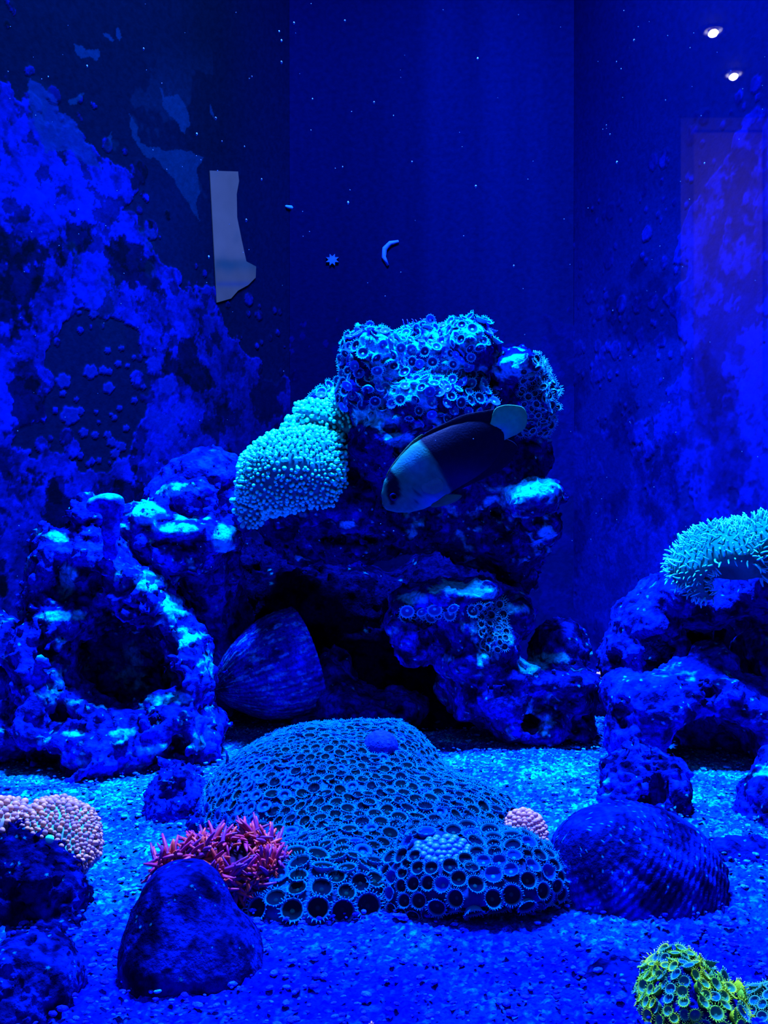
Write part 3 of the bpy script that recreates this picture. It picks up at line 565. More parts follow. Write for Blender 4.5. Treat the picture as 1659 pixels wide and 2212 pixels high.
# ================================================================== shells
def shell(name, label, c, axis, up, length, rad, ribs, mode, tint, seed, flat=.75, power=.55, nu=110, nv=220, ribh=.02):
    """half shell: umbo at c - axis*length/2, lip opening towards +axis"""
    a = np.array(axis, float); a /= np.linalg.norm(a); u_ = np.array(up, float); u_ -= a * (u_ @ a); u_ /= np.linalg.norm(u_); s_ = np.cross(a, u_)
    u = np.linspace(0, 1, nu)[:, None]; v = np.linspace(0, 2 * math.pi, nv, endpoint=False)[None]
    r = np.sin(np.clip(u, 0, 1) * math.pi / 2 * 1.12) ** power
    if mode == 'radial': r = r * (1 + ribh * np.abs(np.sin(v * ribs / 2)) * np.clip(u * 3, 0, 1) + .006 * np.sin(u * 70))
    else: r = r * (1 + ribh * np.sin(u * ribs * 2 * math.pi) + .01 * np.sin(v * 31))
    X = (u - .5) * length + 0 * v; Y = r * rad * np.cos(v) * 1.0; Z = r * rad * np.sin(v) * flat
    P = (np.array(c) + X[..., None] * a + Y[..., None] * u_ + Z[..., None] * s_).reshape(-1, 3)
    nrm = (np.cos(v)[..., None] * u_ + np.sin(v)[..., None] * s_) + 0 * u[..., None]; nrm = nrm.reshape(-1, 3)
    n_ = fbm(P * 60 + seed, 4); P = P + nrm * (n_ * .0018)[:, None]
    ringc = P.reshape(nu, nv, 3)[-1]
    inner = [ringc * (1 - t) + ringc.mean(0) * t - a * length * .10 * math.sin(t * 1.57) for t in (.04, .35, .7, .97)]
    V = np.concatenate([P] + inner); i = np.arange((nu + 3) * nv); r_, k_ = i // nv, i % nv
    Q = np.stack([r_ * nv + k_, r_ * nv + (k_ + 1) % nv, (r_ + 1) * nv + (k_ + 1) % nv, (r_ + 1) * nv + k_], 1)
    C = lerp(np.array(BASE), np.array(VIV), sstep(-.2, .3, fbm(V * 40 + seed, 4)))
    dk = sstep(.0, .25, fbm(V * 55 + 8 + seed, 4) + tint.get('dark', 0)); C = C * (1 - .75 * dk[:, None])
    th = np.tile(v.ravel(), nu + 4); al = np.concatenate([np.repeat(u.ravel(), nv), np.ones(4 * nv)])
    st = (np.sin(th * ribs) if mode == 'radial' else np.sin(al * ribs * 2 * math.pi)) ; C = C * (1 + .35 * st)[:, None]
    C = lerp(C, (.01, .22, .9), sstep(.25, .4, fbm(np.stack([al * 6, th * 9, 0 * th], 1) + seed, 3) + tint.get('pale', 0)) * .7)
    sp, si = worley(V * 700); C = lerp(C, (.0, .25, .9), ((sp < .22) & (si > tint.get('dots', .8))) * .9)
    C[-4 * nv:] *= .3
    V[:, 2] = np.maximum(V[:, 2], -.004)
    # shells are closed at the umbo by the first tiny ring
    S = np.concatenate([np.full(len(Q), 4), [nv]]); I = np.concatenate([Q.ravel(), np.arange(nv)[::-1]])
    return tag(build(name, Geo(V, S, I, C * tint.get('lev', 1)), M_shell, loc=(c[0], c[1], 0)), label, 'shell')
shell('cockle_shell', 'large ribbed shell standing upright on the sand right of the cavity rock',
      at(562, 1457, .95), (.88, .34, .26), (-.30, 0, .95), .086, .0470, 46, 'radial', dict(dark=-.14, pale=.12, dots=.82, lev=1.15), 1, flat=.9, power=.62, ribh=.022)
shell('clam_shell', 'big ridged clam shell leaning on the sand at the lower right',
      at(1322, 1882, .540), (.66, .26, -.70), (.70, .1, .72), .066, .0450, 22, 'ridge', dict(dark=.12, pale=-.3, dots=.72, lev=.65), 5, flat=1.0, power=.5, ribh=.007)

# ================================================================== the net-patterned polyp mound
BLUEG = (.004, .16, .50); CYANR = (.006, .25, .62)
def mound():
    add = [E(720, 1760, .66, 215, 150, .075), E(700, 1690, .70, 170, 110, .06), E(930, 1800, .64, 170, 110, .06), E(700, 1900, .575, 200, 90, .055), E(560, 1760, .66, 110, 100, .05), E(845, 1665, .70, 72, 78, .04), E(620, 1950, .535, 90, 55, .03), E(860, 1900, .57, 120, 70, .045), E(1010, 1830, .63, 100, 80, .05), E(720, 1965, .53, 60, 45, .02)]
    V, Q, N = field(add, [], .0016, k=.03, amp=.0022, freq=18, seed=31, fine=.1, zmin=-.004)
    c = at(740, 1950, .60); c[2] = 0
    t = empty('polyp_mound', c, 'wide domed mound of net-patterned blue-green polyps in the middle of the sand', 'coral')
    inv = np.array(c)
    base_c = lerp(np.array((.0, .02, .16)), (.0, .05, .30), sstep(-.2, .3, fbm(V * 60, 3)))
    build('crust', Geo(V - inv, np.full(len(Q), 4), Q.ravel(), base_c), M_poly, t)
    u, v = proj(V); f = facing(V, N, -.25) & (V[:, 2] > -.001)
    # round bare knob near the crest and the place taken by the anemone stay free of polyps
    free = (((u - 820) / 30) ** 2 + ((v - 1612) / 20) ** 2 > 1) & (((u - 515) / 60) ** 2 + ((v - 1850) / 50) ** 2 > 1)
    m = f & free & (u > 380); wt = (1 / (.0030 + .0032 * np.clip((v[m] - 1600) / 380, 0, 1) ** 1.3) ** 2)
    Pc, Nc, gap = relax(V[m], N[m], 780, 10, wt, 3)
    vs = [polyp((.0, .15, .55), (.0, .004, .015), (.0, .02, .03), 12, 20, .26, .22, 1, deep=.78), polyp((.0, .13, .50), (.0, .003, .02), (.0, .01, .03), 12, 24, .28, .24, 2, deep=.80), polyp((.0, .06, .50), (.0, .02, .25), (.0, .08, .2), 12, 18, .2, .18, 3, deep=.5)]
    r = np.random.default_rng(2); Ms = mats_from(Pc + Nc * (gap * .13)[:, None], Nc, gap * .54, r, .14)
    uu, vv = proj(Pc); vi = [2 if (vv[i] > 1640 and uu[i] < 640 and vv[i] < 1930 and r.random() < .55) else (2 if r.random() < .06 else int(r.random() < .35)) for i in range(len(Pc))]
    place_many(vs, list(zip(Ms, vi)), 'polyp', M_poly, t, 100, 'polyps_behind')
    kp = V[np.hypot(u - 820, v - 1612).argmin()] if 0 else at(822, 1612, .655); k = ellipsoid(kp - inv, (.0105, .011, .0095), (.003, .02, .42), 24, 16); o = build('bare_knob', k, M_shell, t); o['label'] = 'smooth dark blue knob without polyps'
mound()
def front_colony():
    V, Q, N = field([E(1030, 1885, .530, 150, 66, .04), E(930, 1880, .535, 90, 56, .03), E(1110, 1885, .530, 80, 58, .03), E(980, 1950, .525, 120, 42, .028), E(1150, 1920, .535, 52, 40, .02), E(870, 1935, .53, 46, 40, .02), E(975, 1840, .545, 80, 30, .02)],
                    [E(1060, 1990, .50, 130, 32, .02)], .0012, k=.014, amp=.0025, freq=34, seed=32, fine=.15, zmin=-.004)
    c = at(1010, 1960, .53); c[2] = 0
    t = empty('polyp_rock', c, 'low overhanging rock of large dark button polyps in front of the mound', 'coral')
    build('crust', Geo(V - c, np.full(len(Q), 4), Q.ravel(), lerp(np.array((.001, .012, .10)), (.002, .03, .3), sstep(-.1, .3, fbm(V * 60, 3)))), M_poly, t)
    u, v = proj(V); f = facing(V, N, -.2) & (V[:, 2] > -.001)
    wh = ((u - 955) / 62) ** 2 + ((v - 1836) / 28) ** 2 < 1
    r = np.random.default_rng(4)
    Pc, Nc, gap = relax(V[f & ~wh], N[f & ~wh], 112, 8, None, 5)
    vs = [polyp((.0, .15, .50), (.0, .003, .03), (.0, .03, .06), 16, 30, .22, .32, 4, deep=.78), polyp((.0, .10, .50), (.0, .015, .30), (.0, .12, .3), 16, 30, .22, .34, 5, deep=.76)]
    place_many(vs, list(zip(mats_from(Pc + Nc * (gap * .12)[:, None], Nc, gap * .5, r, .12, (0, -.25, .1)), [int(r.random() < .22) for _ in Pc])), 'polyp', M_poly, t, 100, 'polyps_behind')
    Pc, Nc, gap = relax(V[f & wh], N[f & wh], 42, 8, None, 6)
    bd = ellipsoid((0, 0, .15), (1, 1, .8), (.004, .12, .75), 12, 8)
    place_many([bd], [(M, 0) for M in mats_from(Pc, Nc, gap * .50, r, .1)], 'closed_polyp', M_tent, t, 60)
front_colony()

# ================================================================== polyps on the rocks
def on_rock(V, N, sel, k, size, vs, name, label, cat, group, seed, tilt=.2, bias=None, pw=None, base_h=.5):
    r = np.random.default_rng(seed); Pc, Nc, gap = relax(V[sel], N[sel], k, 6, None, seed)
    c = Pc[Pc[:, 2].argmin()]
    t = empty(name, c, label, cat, group)
    sz = np.minimum(gap * .55, size * r.uniform(.65, 1.15, len(Pc)))
    items = list(zip(mats_from(Pc + Nc * (.0004 + sz * .2)[:, None], Nc, sz, r, tilt, bias), [int(r.integers(len(vs))) for _ in Pc]))
    place_many(vs, items, 'polyp', M_poly, t, 100, 'polyps_behind'); return t
ringp = [polyp((.0, .38, .75), (.0, .04, .30), (.03, .55, .85), 12, 16, .22, .16, 7), polyp((.0, .30, .75), (.001, .01, .12), (.02, .4, .7), 12, 18, .26, .20, 8), polyp((.006, .12, .75), (.003, .05, .5), (.03, .6, .8), 12, 12, .16, .10, 9)]
u, v = proj(crV); f = facing(crV, crN, -.1)
s1 = f & (v < 935) & (u < 1085) & (v < 880 + .35 * np.clip(u - 780, 0, 260)) & ~((((u - 1065) / 45) ** 2 + ((v - 790) / 40) ** 2) < 1)
on_rock(crV, crN, s1, 330, .0049, ringp, 'ring_polyp_colony', 'spread of pale ring-shaped polyps over the crown of the tallest centre rock', 'coral', None, 21, .3)
fr = [polyp((.008, .26, .60), (.001, .01, .05), (.0, .05, .1), 10, 20, .55, .30, 10), polyp((.006, .18, .5), (.001, .01, .05), (.0, .05, .1), 10, 16, .6, .25, 11)]
s2 = f & (u > 1120) & (v > 770) & (v < 940)
on_rock(crV, crN, s2, 120, .0041, fr, 'fringed_polyp_colony', 'ragged fringed polyps down the right shoulder of the tallest centre rock', 'coral', None, 22, .3)
u, v = proj(srV); f = facing(srV, srN, .0)
s3 = f & (u > 860) & (u < 1035) & (np.abs(v - (1325 - (u - 860) * .02)) < 17)
on_rock(srV, srN, s3, 13, .0062, ringp[:2], 'button_polyp_row', 'row of round button polyps under the pale brow of the mid-height rock', 'coral', None, 23, .15, (0, -.6, 0))
s4 = f & (np.abs(u - (1062 + (v - 1350) * .05)) < 34) & (v > 1300) & (v < 1405)
on_rock(srV, srN, s4, 42, .0048, fr, 'fringed_polyp_cluster', 'feathery cyan polyps hanging in a cluster down the mid-height rock', 'coral', None, 24, .3, (0, -.3, 0))
grn = [polyp((.18, .48, .04), (.01, .12, .12), (.01, .2, .15), 12, 20, .34, .28, 12), polyp((.38, .52, .02), (.01, .16, .10), (.02, .3, .1), 12, 20, .34, .28, 13), polyp((.05, .28, .14), (.0, .06, .2), (.0, .1, .2), 12, 18, .34, .28, 14)]
f = facing(grV, grN, -.1) & (grV[:, 2] > 0)
on_rock(grV, grN, f, 92, .0052, grn, 'green_polyp_colony', 'bright yellow-green polyps crowding the peaked rock at the bottom right', 'coral', None, 25, .15)
f = facing(g2V, g2N, -.1) & (g2V[:, 2] > 0)
on_rock(g2V, g2N, f, 30, .0050, grn[2:], 'green_polyp_colony', 'dim teal polyps in the bottom right corner', 'coral', None, 26, .15)

# ================================================================== corals made of beads and fingers
def bead_coral(name, label, add, sub, k, variants, size, seed, core, vox=.0014, jit=.15, hs=1.0, zone=None, bias=None, mt=None, elem='tentacle', partlabel=None, amp=.002, lim=-.3):
    V, Q, N = field(add, sub, vox, k=.008, amp=amp, freq=40, seed=seed, fine=.2, zmin=-.003)
    c = np.array([V[:, 0].mean(), V[:, 1].mean(), V[:, 2].min()]); t = empty(name, c, label, 'coral')
    build('base', Geo(V - c, np.full(len(Q), 4), Q.ravel(), core), M_poly, t)
    u, v = proj(V); f = facing(V, N, lim)
    if zone is not None: f &= zone(u, v, N)
    r = np.random.default_rng(seed); Pc, Nc, gap = relax(V[f], N[f], k, 7, None, seed)
    sz = gap * size * r.uniform(.8, 1.2, len(Pc)); vi = [int(x) for x in r.integers(len(variants), size=len(Pc))]
    place_many(variants, list(zip(mats_from(Pc, Nc, sz, r, jit, bias, hs), vi)), elem, mt or M_tent, t, 100, elem + 's_behind'); return t
def bead(col, tip, h=1.3):
    return join([tube([(0, 0, -.6), (0, 0, h * .6)], [.42, .5], 6, np.array(col) * .5, col, cap=False), ellipsoid((0, 0, h), (.82, .82, .9), tip, 9, 7)])
bc = [bead((.0, .34, .50), (.0, .80, .74), h) for h in (1.1, 1.5, 1.9)]
bead_coral('bubble_tip_coral', 'glowing cyan coral of densely packed round tips bulging from the left of the centre rock',
           [E(625, 1010, 0.890, 100, 62, .045), E(590, 1050, 0.890, 70, 52, .04), E(690, 1020, 0.890, 48, 70, .035), E(660, 970, 0.900, 85, 36, .04), E(545, 1095, 0.900, 28, 34, .02), E(670, 1060, 0.890, 60, 30, .03)], [E(700, 1120, 0.880, 110, 20, .04)], 900, bc, .46, 41, (.001, .10, .22), jit=.22)
bead_coral('bubble_tip_coral', 'thin sloping band of bright cyan beaded coral just above the larger beaded one',
           [E(700, 905, 0.930, 62, 26, .035, 20), E(740, 880, 0.930, 34, 34, .03), E(655, 930, 0.930, 40, 16, .03, 15), E(755, 930, 0.920, 26, 26, .02)], [], 330, bc[:2], .44, 42, (.001, .22, .35), jit=.2)
pk = [bead((.3, .09, .14), (.45, .16, .23), .45), bead((.35, .10, .12), (.62, .21, .20), .5), bead((.2, .08, .16), (.32, .13, .27), .4)]
def arcz(cx, cy, rx, ry): return lambda u, v, N: ((u - cx) / rx) ** 2 + ((v - cy) / ry) ** 2 > 1
bead_coral('bead_coral', 'pale pink beaded coral with a teal centre on top of the black left rock',
           [E(128, 1795, .545, 68, 50, .028), E(170, 1820, .54, 34, 40, .022), E(95, 1765, .55, 40, 26, .02), E(160, 1850, .535, 34, 24, .02)], [E(115, 1815, .512, 28, 18, .010)], 520, pk, .56, 43, (.05, .25, .35), vox=.001, jit=.1)
bead_coral('bead_coral', 'smaller pink beaded coral cut by the left edge of the picture', [E(12, 1768, .55, 34, 24, .02), E(-20, 1775, .55, 40, 30, .02)], [], 120, pk, .56, 44, (.2, .2, .35), vox=.001, jit=.1)
pk2 = [bead((.26, .08, .2), (.42, .15, .30), .35), bead((.3, .08, .2), (.52, .18, .30), .3)]
bead_coral('bead_coral', 'small oval lavender beaded coral between the mound and the big clam shell', [E(1133, 1782, .585, 30, 22, .012), E(1145, 1812, .58, 32, 32, .014), E(1125, 1800, .59, 20, 26, .01)], [], 170, pk2, .60, 45, (.12, .1, .35), vox=.0008, jit=.05, amp=.0005)
tl = [ellipsoid((0, 0, 0), (1, 1, .8), (.0, .35, .45), 8, 6)]
bead_coral('bead_coral', 'blurred pink coral tip poking up at the very bottom edge', [E(800, 2222, .405, 28, 16, .008)], [], 60, pk, .5, 46, (.2, .15, .3), vox=.0008, jit=.05, amp=.0005)
def finger(l, bend, col, tip, seed, w=.30, n=7):
    r = random.Random(seed); p = []; R_ = []
    for i in range(n):
        t = i / (n - 1); p.append((bend * t * t * l, .15 * math.sin(t * 4 + seed) * l * .3, l * t * (1 - .12 * bend * t))); R_.append(w * (1 - .50 * t ** 1.5) if i < n - 1 else w * .30)
    return tube(p, R_, 6, col, tip)
fc = [finger(3.6, b, (.0, .30, .42), (.012, .78, .80), s, .50) for s, b in enumerate((.1, .45, -.4, .6))]
bead_coral('finger_coral', 'large glowing cyan coral with waving finger tentacles at the right edge',
           [E(1560, 1195, .84, 85, 60, .045), E(1500, 1225, .84, 52, 46, .035), E(1640, 1165, .85, 70, 48, .045), E(1680, 1180, .85, 60, 50, .04), E(1525, 1265, .83, 34, 28, .02), E(1640, 1225, .84, 40, 22, .02)],
           [E(1585, 1262, .80, 50, 38, .05)], 720, fc, .34, 47, (.0, .10, .13), jit=.30, zone=lambda u, v, N: ((u - 1590) / 52) ** 2 + ((v - 1245) / 32) ** 2 > 1)

# ================================================================== red anemone
def anemone():
    c = at(520, 1855, .54); c[2] = .004
    t = empty('flower_anemone', c, 'red and pink anemone with pointed tentacles spread between the boulder and mound', 'anemone')
    V, Q, N = field([E(522, 1855, .545, 74, 50, .024), E(420, 1875, .535, 66, 34, .018), E(545, 1890, .535, 60, 36, .02), E(470, 1890, .53, 60, 34, .02)], [E(528, 1848, .515, 32, 24, .02)], .0012, k=.01, amp=.001, freq=60, seed=51, zmin=-.003)
    build('oral_disc', Geo(V - c, np.full(len(Q), 4), Q.ravel(), (.02, .006, .05)), M_poly, t)
    r = np.random.default_rng(6); vs = [finger(3.2, b, (.14, .004, .06), q, s, .56) for s, (b, q) in enumerate([(1.1, (.50, .020, .09)), (1.4, (.38, .012, .16)), (.9, (.62, .045, .05)), (1.5, (.16, .012, .24))])]
    items = []
    def curve(pts, n, spread, out):
        P = np.array(pts, float)
        for k in range(n):
            s = r.uniform(0, len(P) - 1.001); i = int(s); q = P[i] * (1 - s + i) + P[i + 1] * (s - i); px, py = q[0] + r.normal() * spread, q[1] + r.normal() * spread * .75
            # lies on the disc: sight line met with the base
            uu, vv = proj(V); j = ((uu - px) ** 2 + (vv - py) ** 2 + (V[:, 1] * 3000 - 3000 * .52).clip(0) ** 2 * .3 + (N[:, 2] < 0) * 4e3).argmin()
            p = V[j]; d = np.array([px - out[0], 0, -(py - out[1])]); d /= np.linalg.norm(d) + 1e-6
            n_ = N[j] * .5 + d * .55 + np.array([0, -.35, .25]) + r.normal(size=3) * .18
            x, y, z = frame_from(n_); a = r.uniform(0, 6.28); x, y = x * math.cos(a) + y * math.sin(a), -x * math.sin(a) + y * math.cos(a)
            sc_ = .0024 * r.uniform(.75, 1.2); M = np.eye(4); M[:3, :3] = np.stack([x, y, z], 1) * sc_; M[:3, 3] = p; items.append((M, int(r.integers(4))))
    ringpts = [(525 + 62 * math.cos(a), 1846 + 42 * math.sin(a)) for a in np.linspace(0, 2 * math.pi, 14)]
    curve(ringpts, 270, 13, (525, 1846)); curve([(470, 1800), (430, 1815), (425, 1850), (390, 1850), (350, 1880), (340, 1890)], 100, 10, (440, 1890)); curve([(455, 1890), (500, 1905), (540, 1900), (590, 1880)], 100, 14, (500, 1860))
    place_many(vs, items, 'tentacle', M_tent, t, 100, 'tentacles_behind')
anemone()

# ================================================================== the angelfish
def fish():
    D0 = .60; P0 = np.array((829., 1088.)); U = np.array((.842, -.540)); W = np.array((-.540, -.842)); sc_ = D0 / F
    def loc(px, py): q = np.array((px, py)) - P0; return float(q @ U), float(q @ W)
    top = sorted(loc(*p) for p in [(829, 1085), (826, 1068), (832, 1040), (846, 1012), (866, 985), (888, 962), (912, 946), (945, 930), (975, 917), (1005, 908), (1035, 905), (1058, 912), (1078, 912)])
    bot = sorted(loc(*p) for p in [(829, 1090), (838, 1102), (860, 1107), (885, 1107), (915, 1100), (945, 1086), (970, 1066), (1000, 1048), (1030, 1030), (1060, 1008), (1080, 980), (1092, 950), (1094, 935)])
    ts, tv = np.array(top).T; bs, bv = np.array(bot).T
    L = 300.; n = 90; m = 28; V = []; C = []
    pale, dark = np.array((.008, .16, .19)), np.array((.001, .004, .035))
    s_all = L * (1 - np.cos(np.linspace(0, math.pi, n))) / 2
    for i, s in enumerate(s_all):
        a, b = np.interp(s, ts, tv), np.interp(s, bs, bv)
        if i == 0: a, b = 1.2, -1.2
        mid, hh = (a + b) / 2, max((a - b) / 2, .6); th = 27 * math.sin(math.pi * min(1, (s + 10) / (L * 1.12)) ** .72) + 1.0
        th = min(th, hh * .9)
        for k in range(m):
            an = 2 * math.pi * k / m; y = mid + hh * math.sin(an); z = th * math.copysign(abs(math.cos(an)) ** 1.25, math.cos(an)); V.append((s, z, y))
    V = np.array(V)
    s, z, y = V.T; pu = P0[0] + s * U[0] + y * W[0]; pv = P0[1] + s * U[1] + y * W[1]
    # pattern: pale face and breast, dark body, dark eye bar; edge follows a curve
    bx = np.interp(pv, [930, 955, 985, 1010, 1040, 1060, 1080], [905, 905, 928, 942, 958, 972, 990])
    wob = 2.5 * perlin(np.stack([pu * .1, pv * .1, z * .05], 1)); tt = sstep(-5, 5, pu - bx + wob)
    C = lerp(pale, dark, tt)
    vio = np.exp(-(((pu - 985) / 60) ** 2 + ((pv - 1030) / 28) ** 2)); C = C + np.outer(vio * tt, (.0, .001, .05))
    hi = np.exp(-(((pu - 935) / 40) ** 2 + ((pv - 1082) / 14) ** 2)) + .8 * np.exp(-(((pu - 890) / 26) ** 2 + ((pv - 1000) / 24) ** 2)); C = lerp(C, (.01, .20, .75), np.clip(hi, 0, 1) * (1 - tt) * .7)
    lines = .5 + .5 * np.sin((pu * .85 + pv * .5) * .9); C = C * (1 - .14 * lines * (1 - tt))[:, None]
    olive = np.exp(-(((pu - 870) / 40) ** 2 + ((pv - 1085) / 16) ** 2)); C = lerp(C, (.05, .16, .16), olive * .5 * (1 - tt))
    bar = np.interp(pv, [1018, 1030, 1050, 1070, 1086], [6, 9, 13, 14, 4]); bc_ = np.interp(pv, [1015, 1040, 1070, 1090], [840, 848, 849, 846]); C = lerp(C, dark, (1 - sstep(-2, 3, np.abs(pu - bc_) - bar)) * (pv > 1012) * (pv < 1090))
    gill = np.abs(pu - np.interp(pv, [1055, 1070, 1092], [886, 902, 893])); C = lerp(C, dark, np.exp(-(gill / 2.2) ** 2) * (pv > 1056) * (pv < 1092) * .8)
    yaw = math.radians(14)
    origin = at(960, 1000, D0 + .01)
    def world(Q):                                   # fish plane: s along the body, y across, z thickness
        Q = np.asarray(Q, float); s, z, y = Q.T; a = (P0[0] - CX + s * U[0] + y * W[0]) * sc_; b = (CY - P0[1] - s * U[1] - y * W[1]) * sc_
        X = a; Y = D0 + z * sc_; X0 = (960 - CX) * sc_
        Xr = X0 + (X - X0) * 1.02 - (Y - D0) * math.sin(yaw); Yr = D0 + (X - X0) * math.sin(yaw) + (Y - D0)
        k = Yr / D0; return np.stack([Xr * (1 + (k - 1) * .9), Yr, H + b * (1 + (k - 1) * .9)], 1)
    S = []; I = []
    for i in range(n - 1):
        for k in range(m):
            a, b = i * m + k, i * m + (k + 1) % m; S.append(4); I += [a, b, b + m, a + m]
    S += [m, m]; I += list(range(m))[::-1] + list(range((n - 1) * m, n * m))
    t = empty('angelfish', origin, 'dark angelfish with pale head and pale tail swimming head down before the centre rock', 'fish')
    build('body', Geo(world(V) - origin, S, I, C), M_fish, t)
    def fin(name, pts, cf, base_th=5, edge_th=1.0, label=None, z0=0., rays=None):
        """closed outline in photo pixels -> thin rayed fin with a little thickness; first half of pts is the root side"""
        P = np.array(pts, float); c = P.mean(0); rings = []
        PP = []; 
        for i in range(len(P)):
            for q in range(6): tq = q / 6; a0, a1, a2, a3 = P[i - 1], P[i], P[(i + 1) % len(P)], P[(i + 2) % len(P)]; PP.append(.5 * ((2 * a1) + (-a0 + a2) * tq + (2 * a0 - 5 * a1 + 4 * a2 - a3) * tq ** 2 + (-a0 + 3 * a1 - 3 * a2 + a3) * tq ** 3))
        PP = np.array(PP); k = len(PP); V = []; lev = [1.0, .97, .8, .6, .4, .2, .02]
        for sgn in (1, -1):
            for l in lev:
                th = base_th * (1 - l) ** .6 + edge_th * .3
                for p in PP:
                    q = c + (p - c) * l; s, y = loc(*q); rz = .35 * math.sin((s * .2 + y * .9) * 1.1) if rays is None else .5 * math.sin(rays * math.atan2(*(q - np.array(pts[0]))[::-1])); V.append((s, z0 + sgn * (th + rz * min(1, 3 * (1 - l)) * .6), y))
        V = np.array(V); nl = len(lev); S = []; I = []
        for h in (0, 1):
            o = h * nl * k
            for i in range(nl - 1):
                for j in range(k):
                    a, b = o + i * k + j, o + i * k + (j + 1) % k; q = [a, b, b + k, a + k]; S.append(4); I += q if h else q[::-1]
            S.append(k); e = [o + (nl - 1) * k + j for j in range(k)]; I += e if h else e[::-1]
        for j in range(k):
            a, b = j, (j + 1) % k; S.append(4); I += [a, b, nl * k + b, nl * k + a]
        pu = P0[0] + V[:, 0] * U[0] + V[:, 2] * W[0]; pv = P0[1] + V[:, 0] * U[1] + V[:, 2] * W[1]
        o = build(name, Geo(world(V) - origin, S, I, cf(pu, pv)), M_fish, t)
        if label: o['label'] = label
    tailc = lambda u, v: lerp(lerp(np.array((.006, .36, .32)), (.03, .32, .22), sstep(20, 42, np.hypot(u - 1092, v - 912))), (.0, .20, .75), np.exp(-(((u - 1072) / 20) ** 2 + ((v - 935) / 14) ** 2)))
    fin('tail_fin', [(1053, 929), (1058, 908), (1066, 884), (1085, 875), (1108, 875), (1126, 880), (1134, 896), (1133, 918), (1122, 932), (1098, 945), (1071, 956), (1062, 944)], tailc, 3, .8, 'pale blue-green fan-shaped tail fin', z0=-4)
    dk = lambda u, v: np.tile(dark, (len(u), 1))
    fin('dorsal_fin', [(905, 952), (925, 932), (960, 914), (1000, 896), (1040, 888), (1066, 884), (1070, 890), (1062, 915), (1035, 915), (1000, 925), (950, 950), (915, 965)], dk, 4, .8)
    ol = lambda u, v: np.tile((.03, .11, .09), (len(u), 1))
    fin('dorsal_fin_front', [(836, 1030), (850, 1003), (872, 975), (893, 952), (913, 938), (910, 950), (890, 968), (862, 1003), (845, 1030)], ol, 3, .8, 'olive leading edge of the dorsal fin')
    fin('anal_fin', [(975, 1066), (1005, 1052), (1040, 1036), (1075, 1018), (1098, 1000), (1112, 975), (1114, 962), (1098, 950), (1075, 950), (1040, 990), (1000, 1030)], dk, 4, .8)
    fin('pelvic_fin', [(930, 1092), (950, 1072), (970, 1068), (995, 1070), (985, 1082), (960, 1092), (938, 1096)], lambda u, v: np.tile((.03, .13, .13), (len(u), 1)), 2.5, .8, 'olive pointed pelvic fin', z0=-6)
    fin('pectoral_fin', [(905, 1052), (915, 1035), (935, 1030), (950, 1042), (948, 1060), (930, 1068), (912, 1064)], lambda u, v: np.tile((.025, .15, .24), (len(u), 1)), 1.2, .5, 'small translucent-looking pale pectoral fin', z0=-26)
    s, y = loc(848, 1073); e = ellipsoid((0, 0, 0), (8.5, 5, 8.5), (.0, .004, .10), 20, 14); e.V = (world(e.V.astype(float) + np.array((s, -19., y))) - origin).astype(np.float32); o = build('eye', e, M_shell, t)
    e = ellipsoid((0, 0, 0), (5.2, 3, 5.2), (.0, .0, .004), 16, 10); e.V = (world(e.V.astype(float) + np.array((s, -22.3, y))) - origin).astype(np.float32); build('pupil', e, M_shell, o)
    s, y = loc(832, 1092); e = ellipsoid((0, 0, 0), (7, 5, 4), (.03, .12, .14), 14, 8); e.V = (world(e.V.astype(float) + np.array((s + 4, 0, y))) - origin).astype(np.float32); build('mouth', e, M_fish, t)
fish()

# ================================================================== small life and litter
def ray_wall(px, py, a, b):
    d = np.array([(px - CX) / F, 1, -(py - CY) / F]); a = np.array(a); b = np.array(b); e = b - a; n = np.array([e[1], -e[0]]); k = (n @ a) / (n @ d[:2]); return np.array([0, 0, H]) + d * k
def on_glass(px, py, which):
    a, b = {'l': (WL0, WL1), 'b': (WL1, WR1), 'r': (WR1, WR0)}[which]; p = ray_wall(px, py, a, b); e = np.array(b) - np.array(a); n = np.array([e[1], -e[0], 0]); n /= np.linalg.norm(n)
    if n[1] > 0: n = -n
    return p, n
def plate(name, pts, which, col, label, cat, th=.0015, group=None, lift=.0028, colf=None, kind=None, mt=None):
    P3 = []; 
    for p in pts: q, n = on_glass(*p, which); P3.append(q)
    P3 = np.array(P3); k = len(P3); c = P3.mean(0)
    V = np.concatenate([P3 + n * lift, P3 + n * (lift - th)]); 
    C = np.tile(col, (2 * k, 1))
    S = [k, k] + [4] * k; I = list(range(k)) + list(range(k, 2 * k))[::-1]
    for j in range(k): I += [j, (j + 1) % k, k + (j + 1) % k, k + j]
    me = build(name, Geo(V, S, I, C), mt or M_room, smooth=False, loc=c); return tag(me, label, cat, group, kind)
M_pale = mat('pale_wall_beyond', .8, .1, 0, 1, .10, 40)
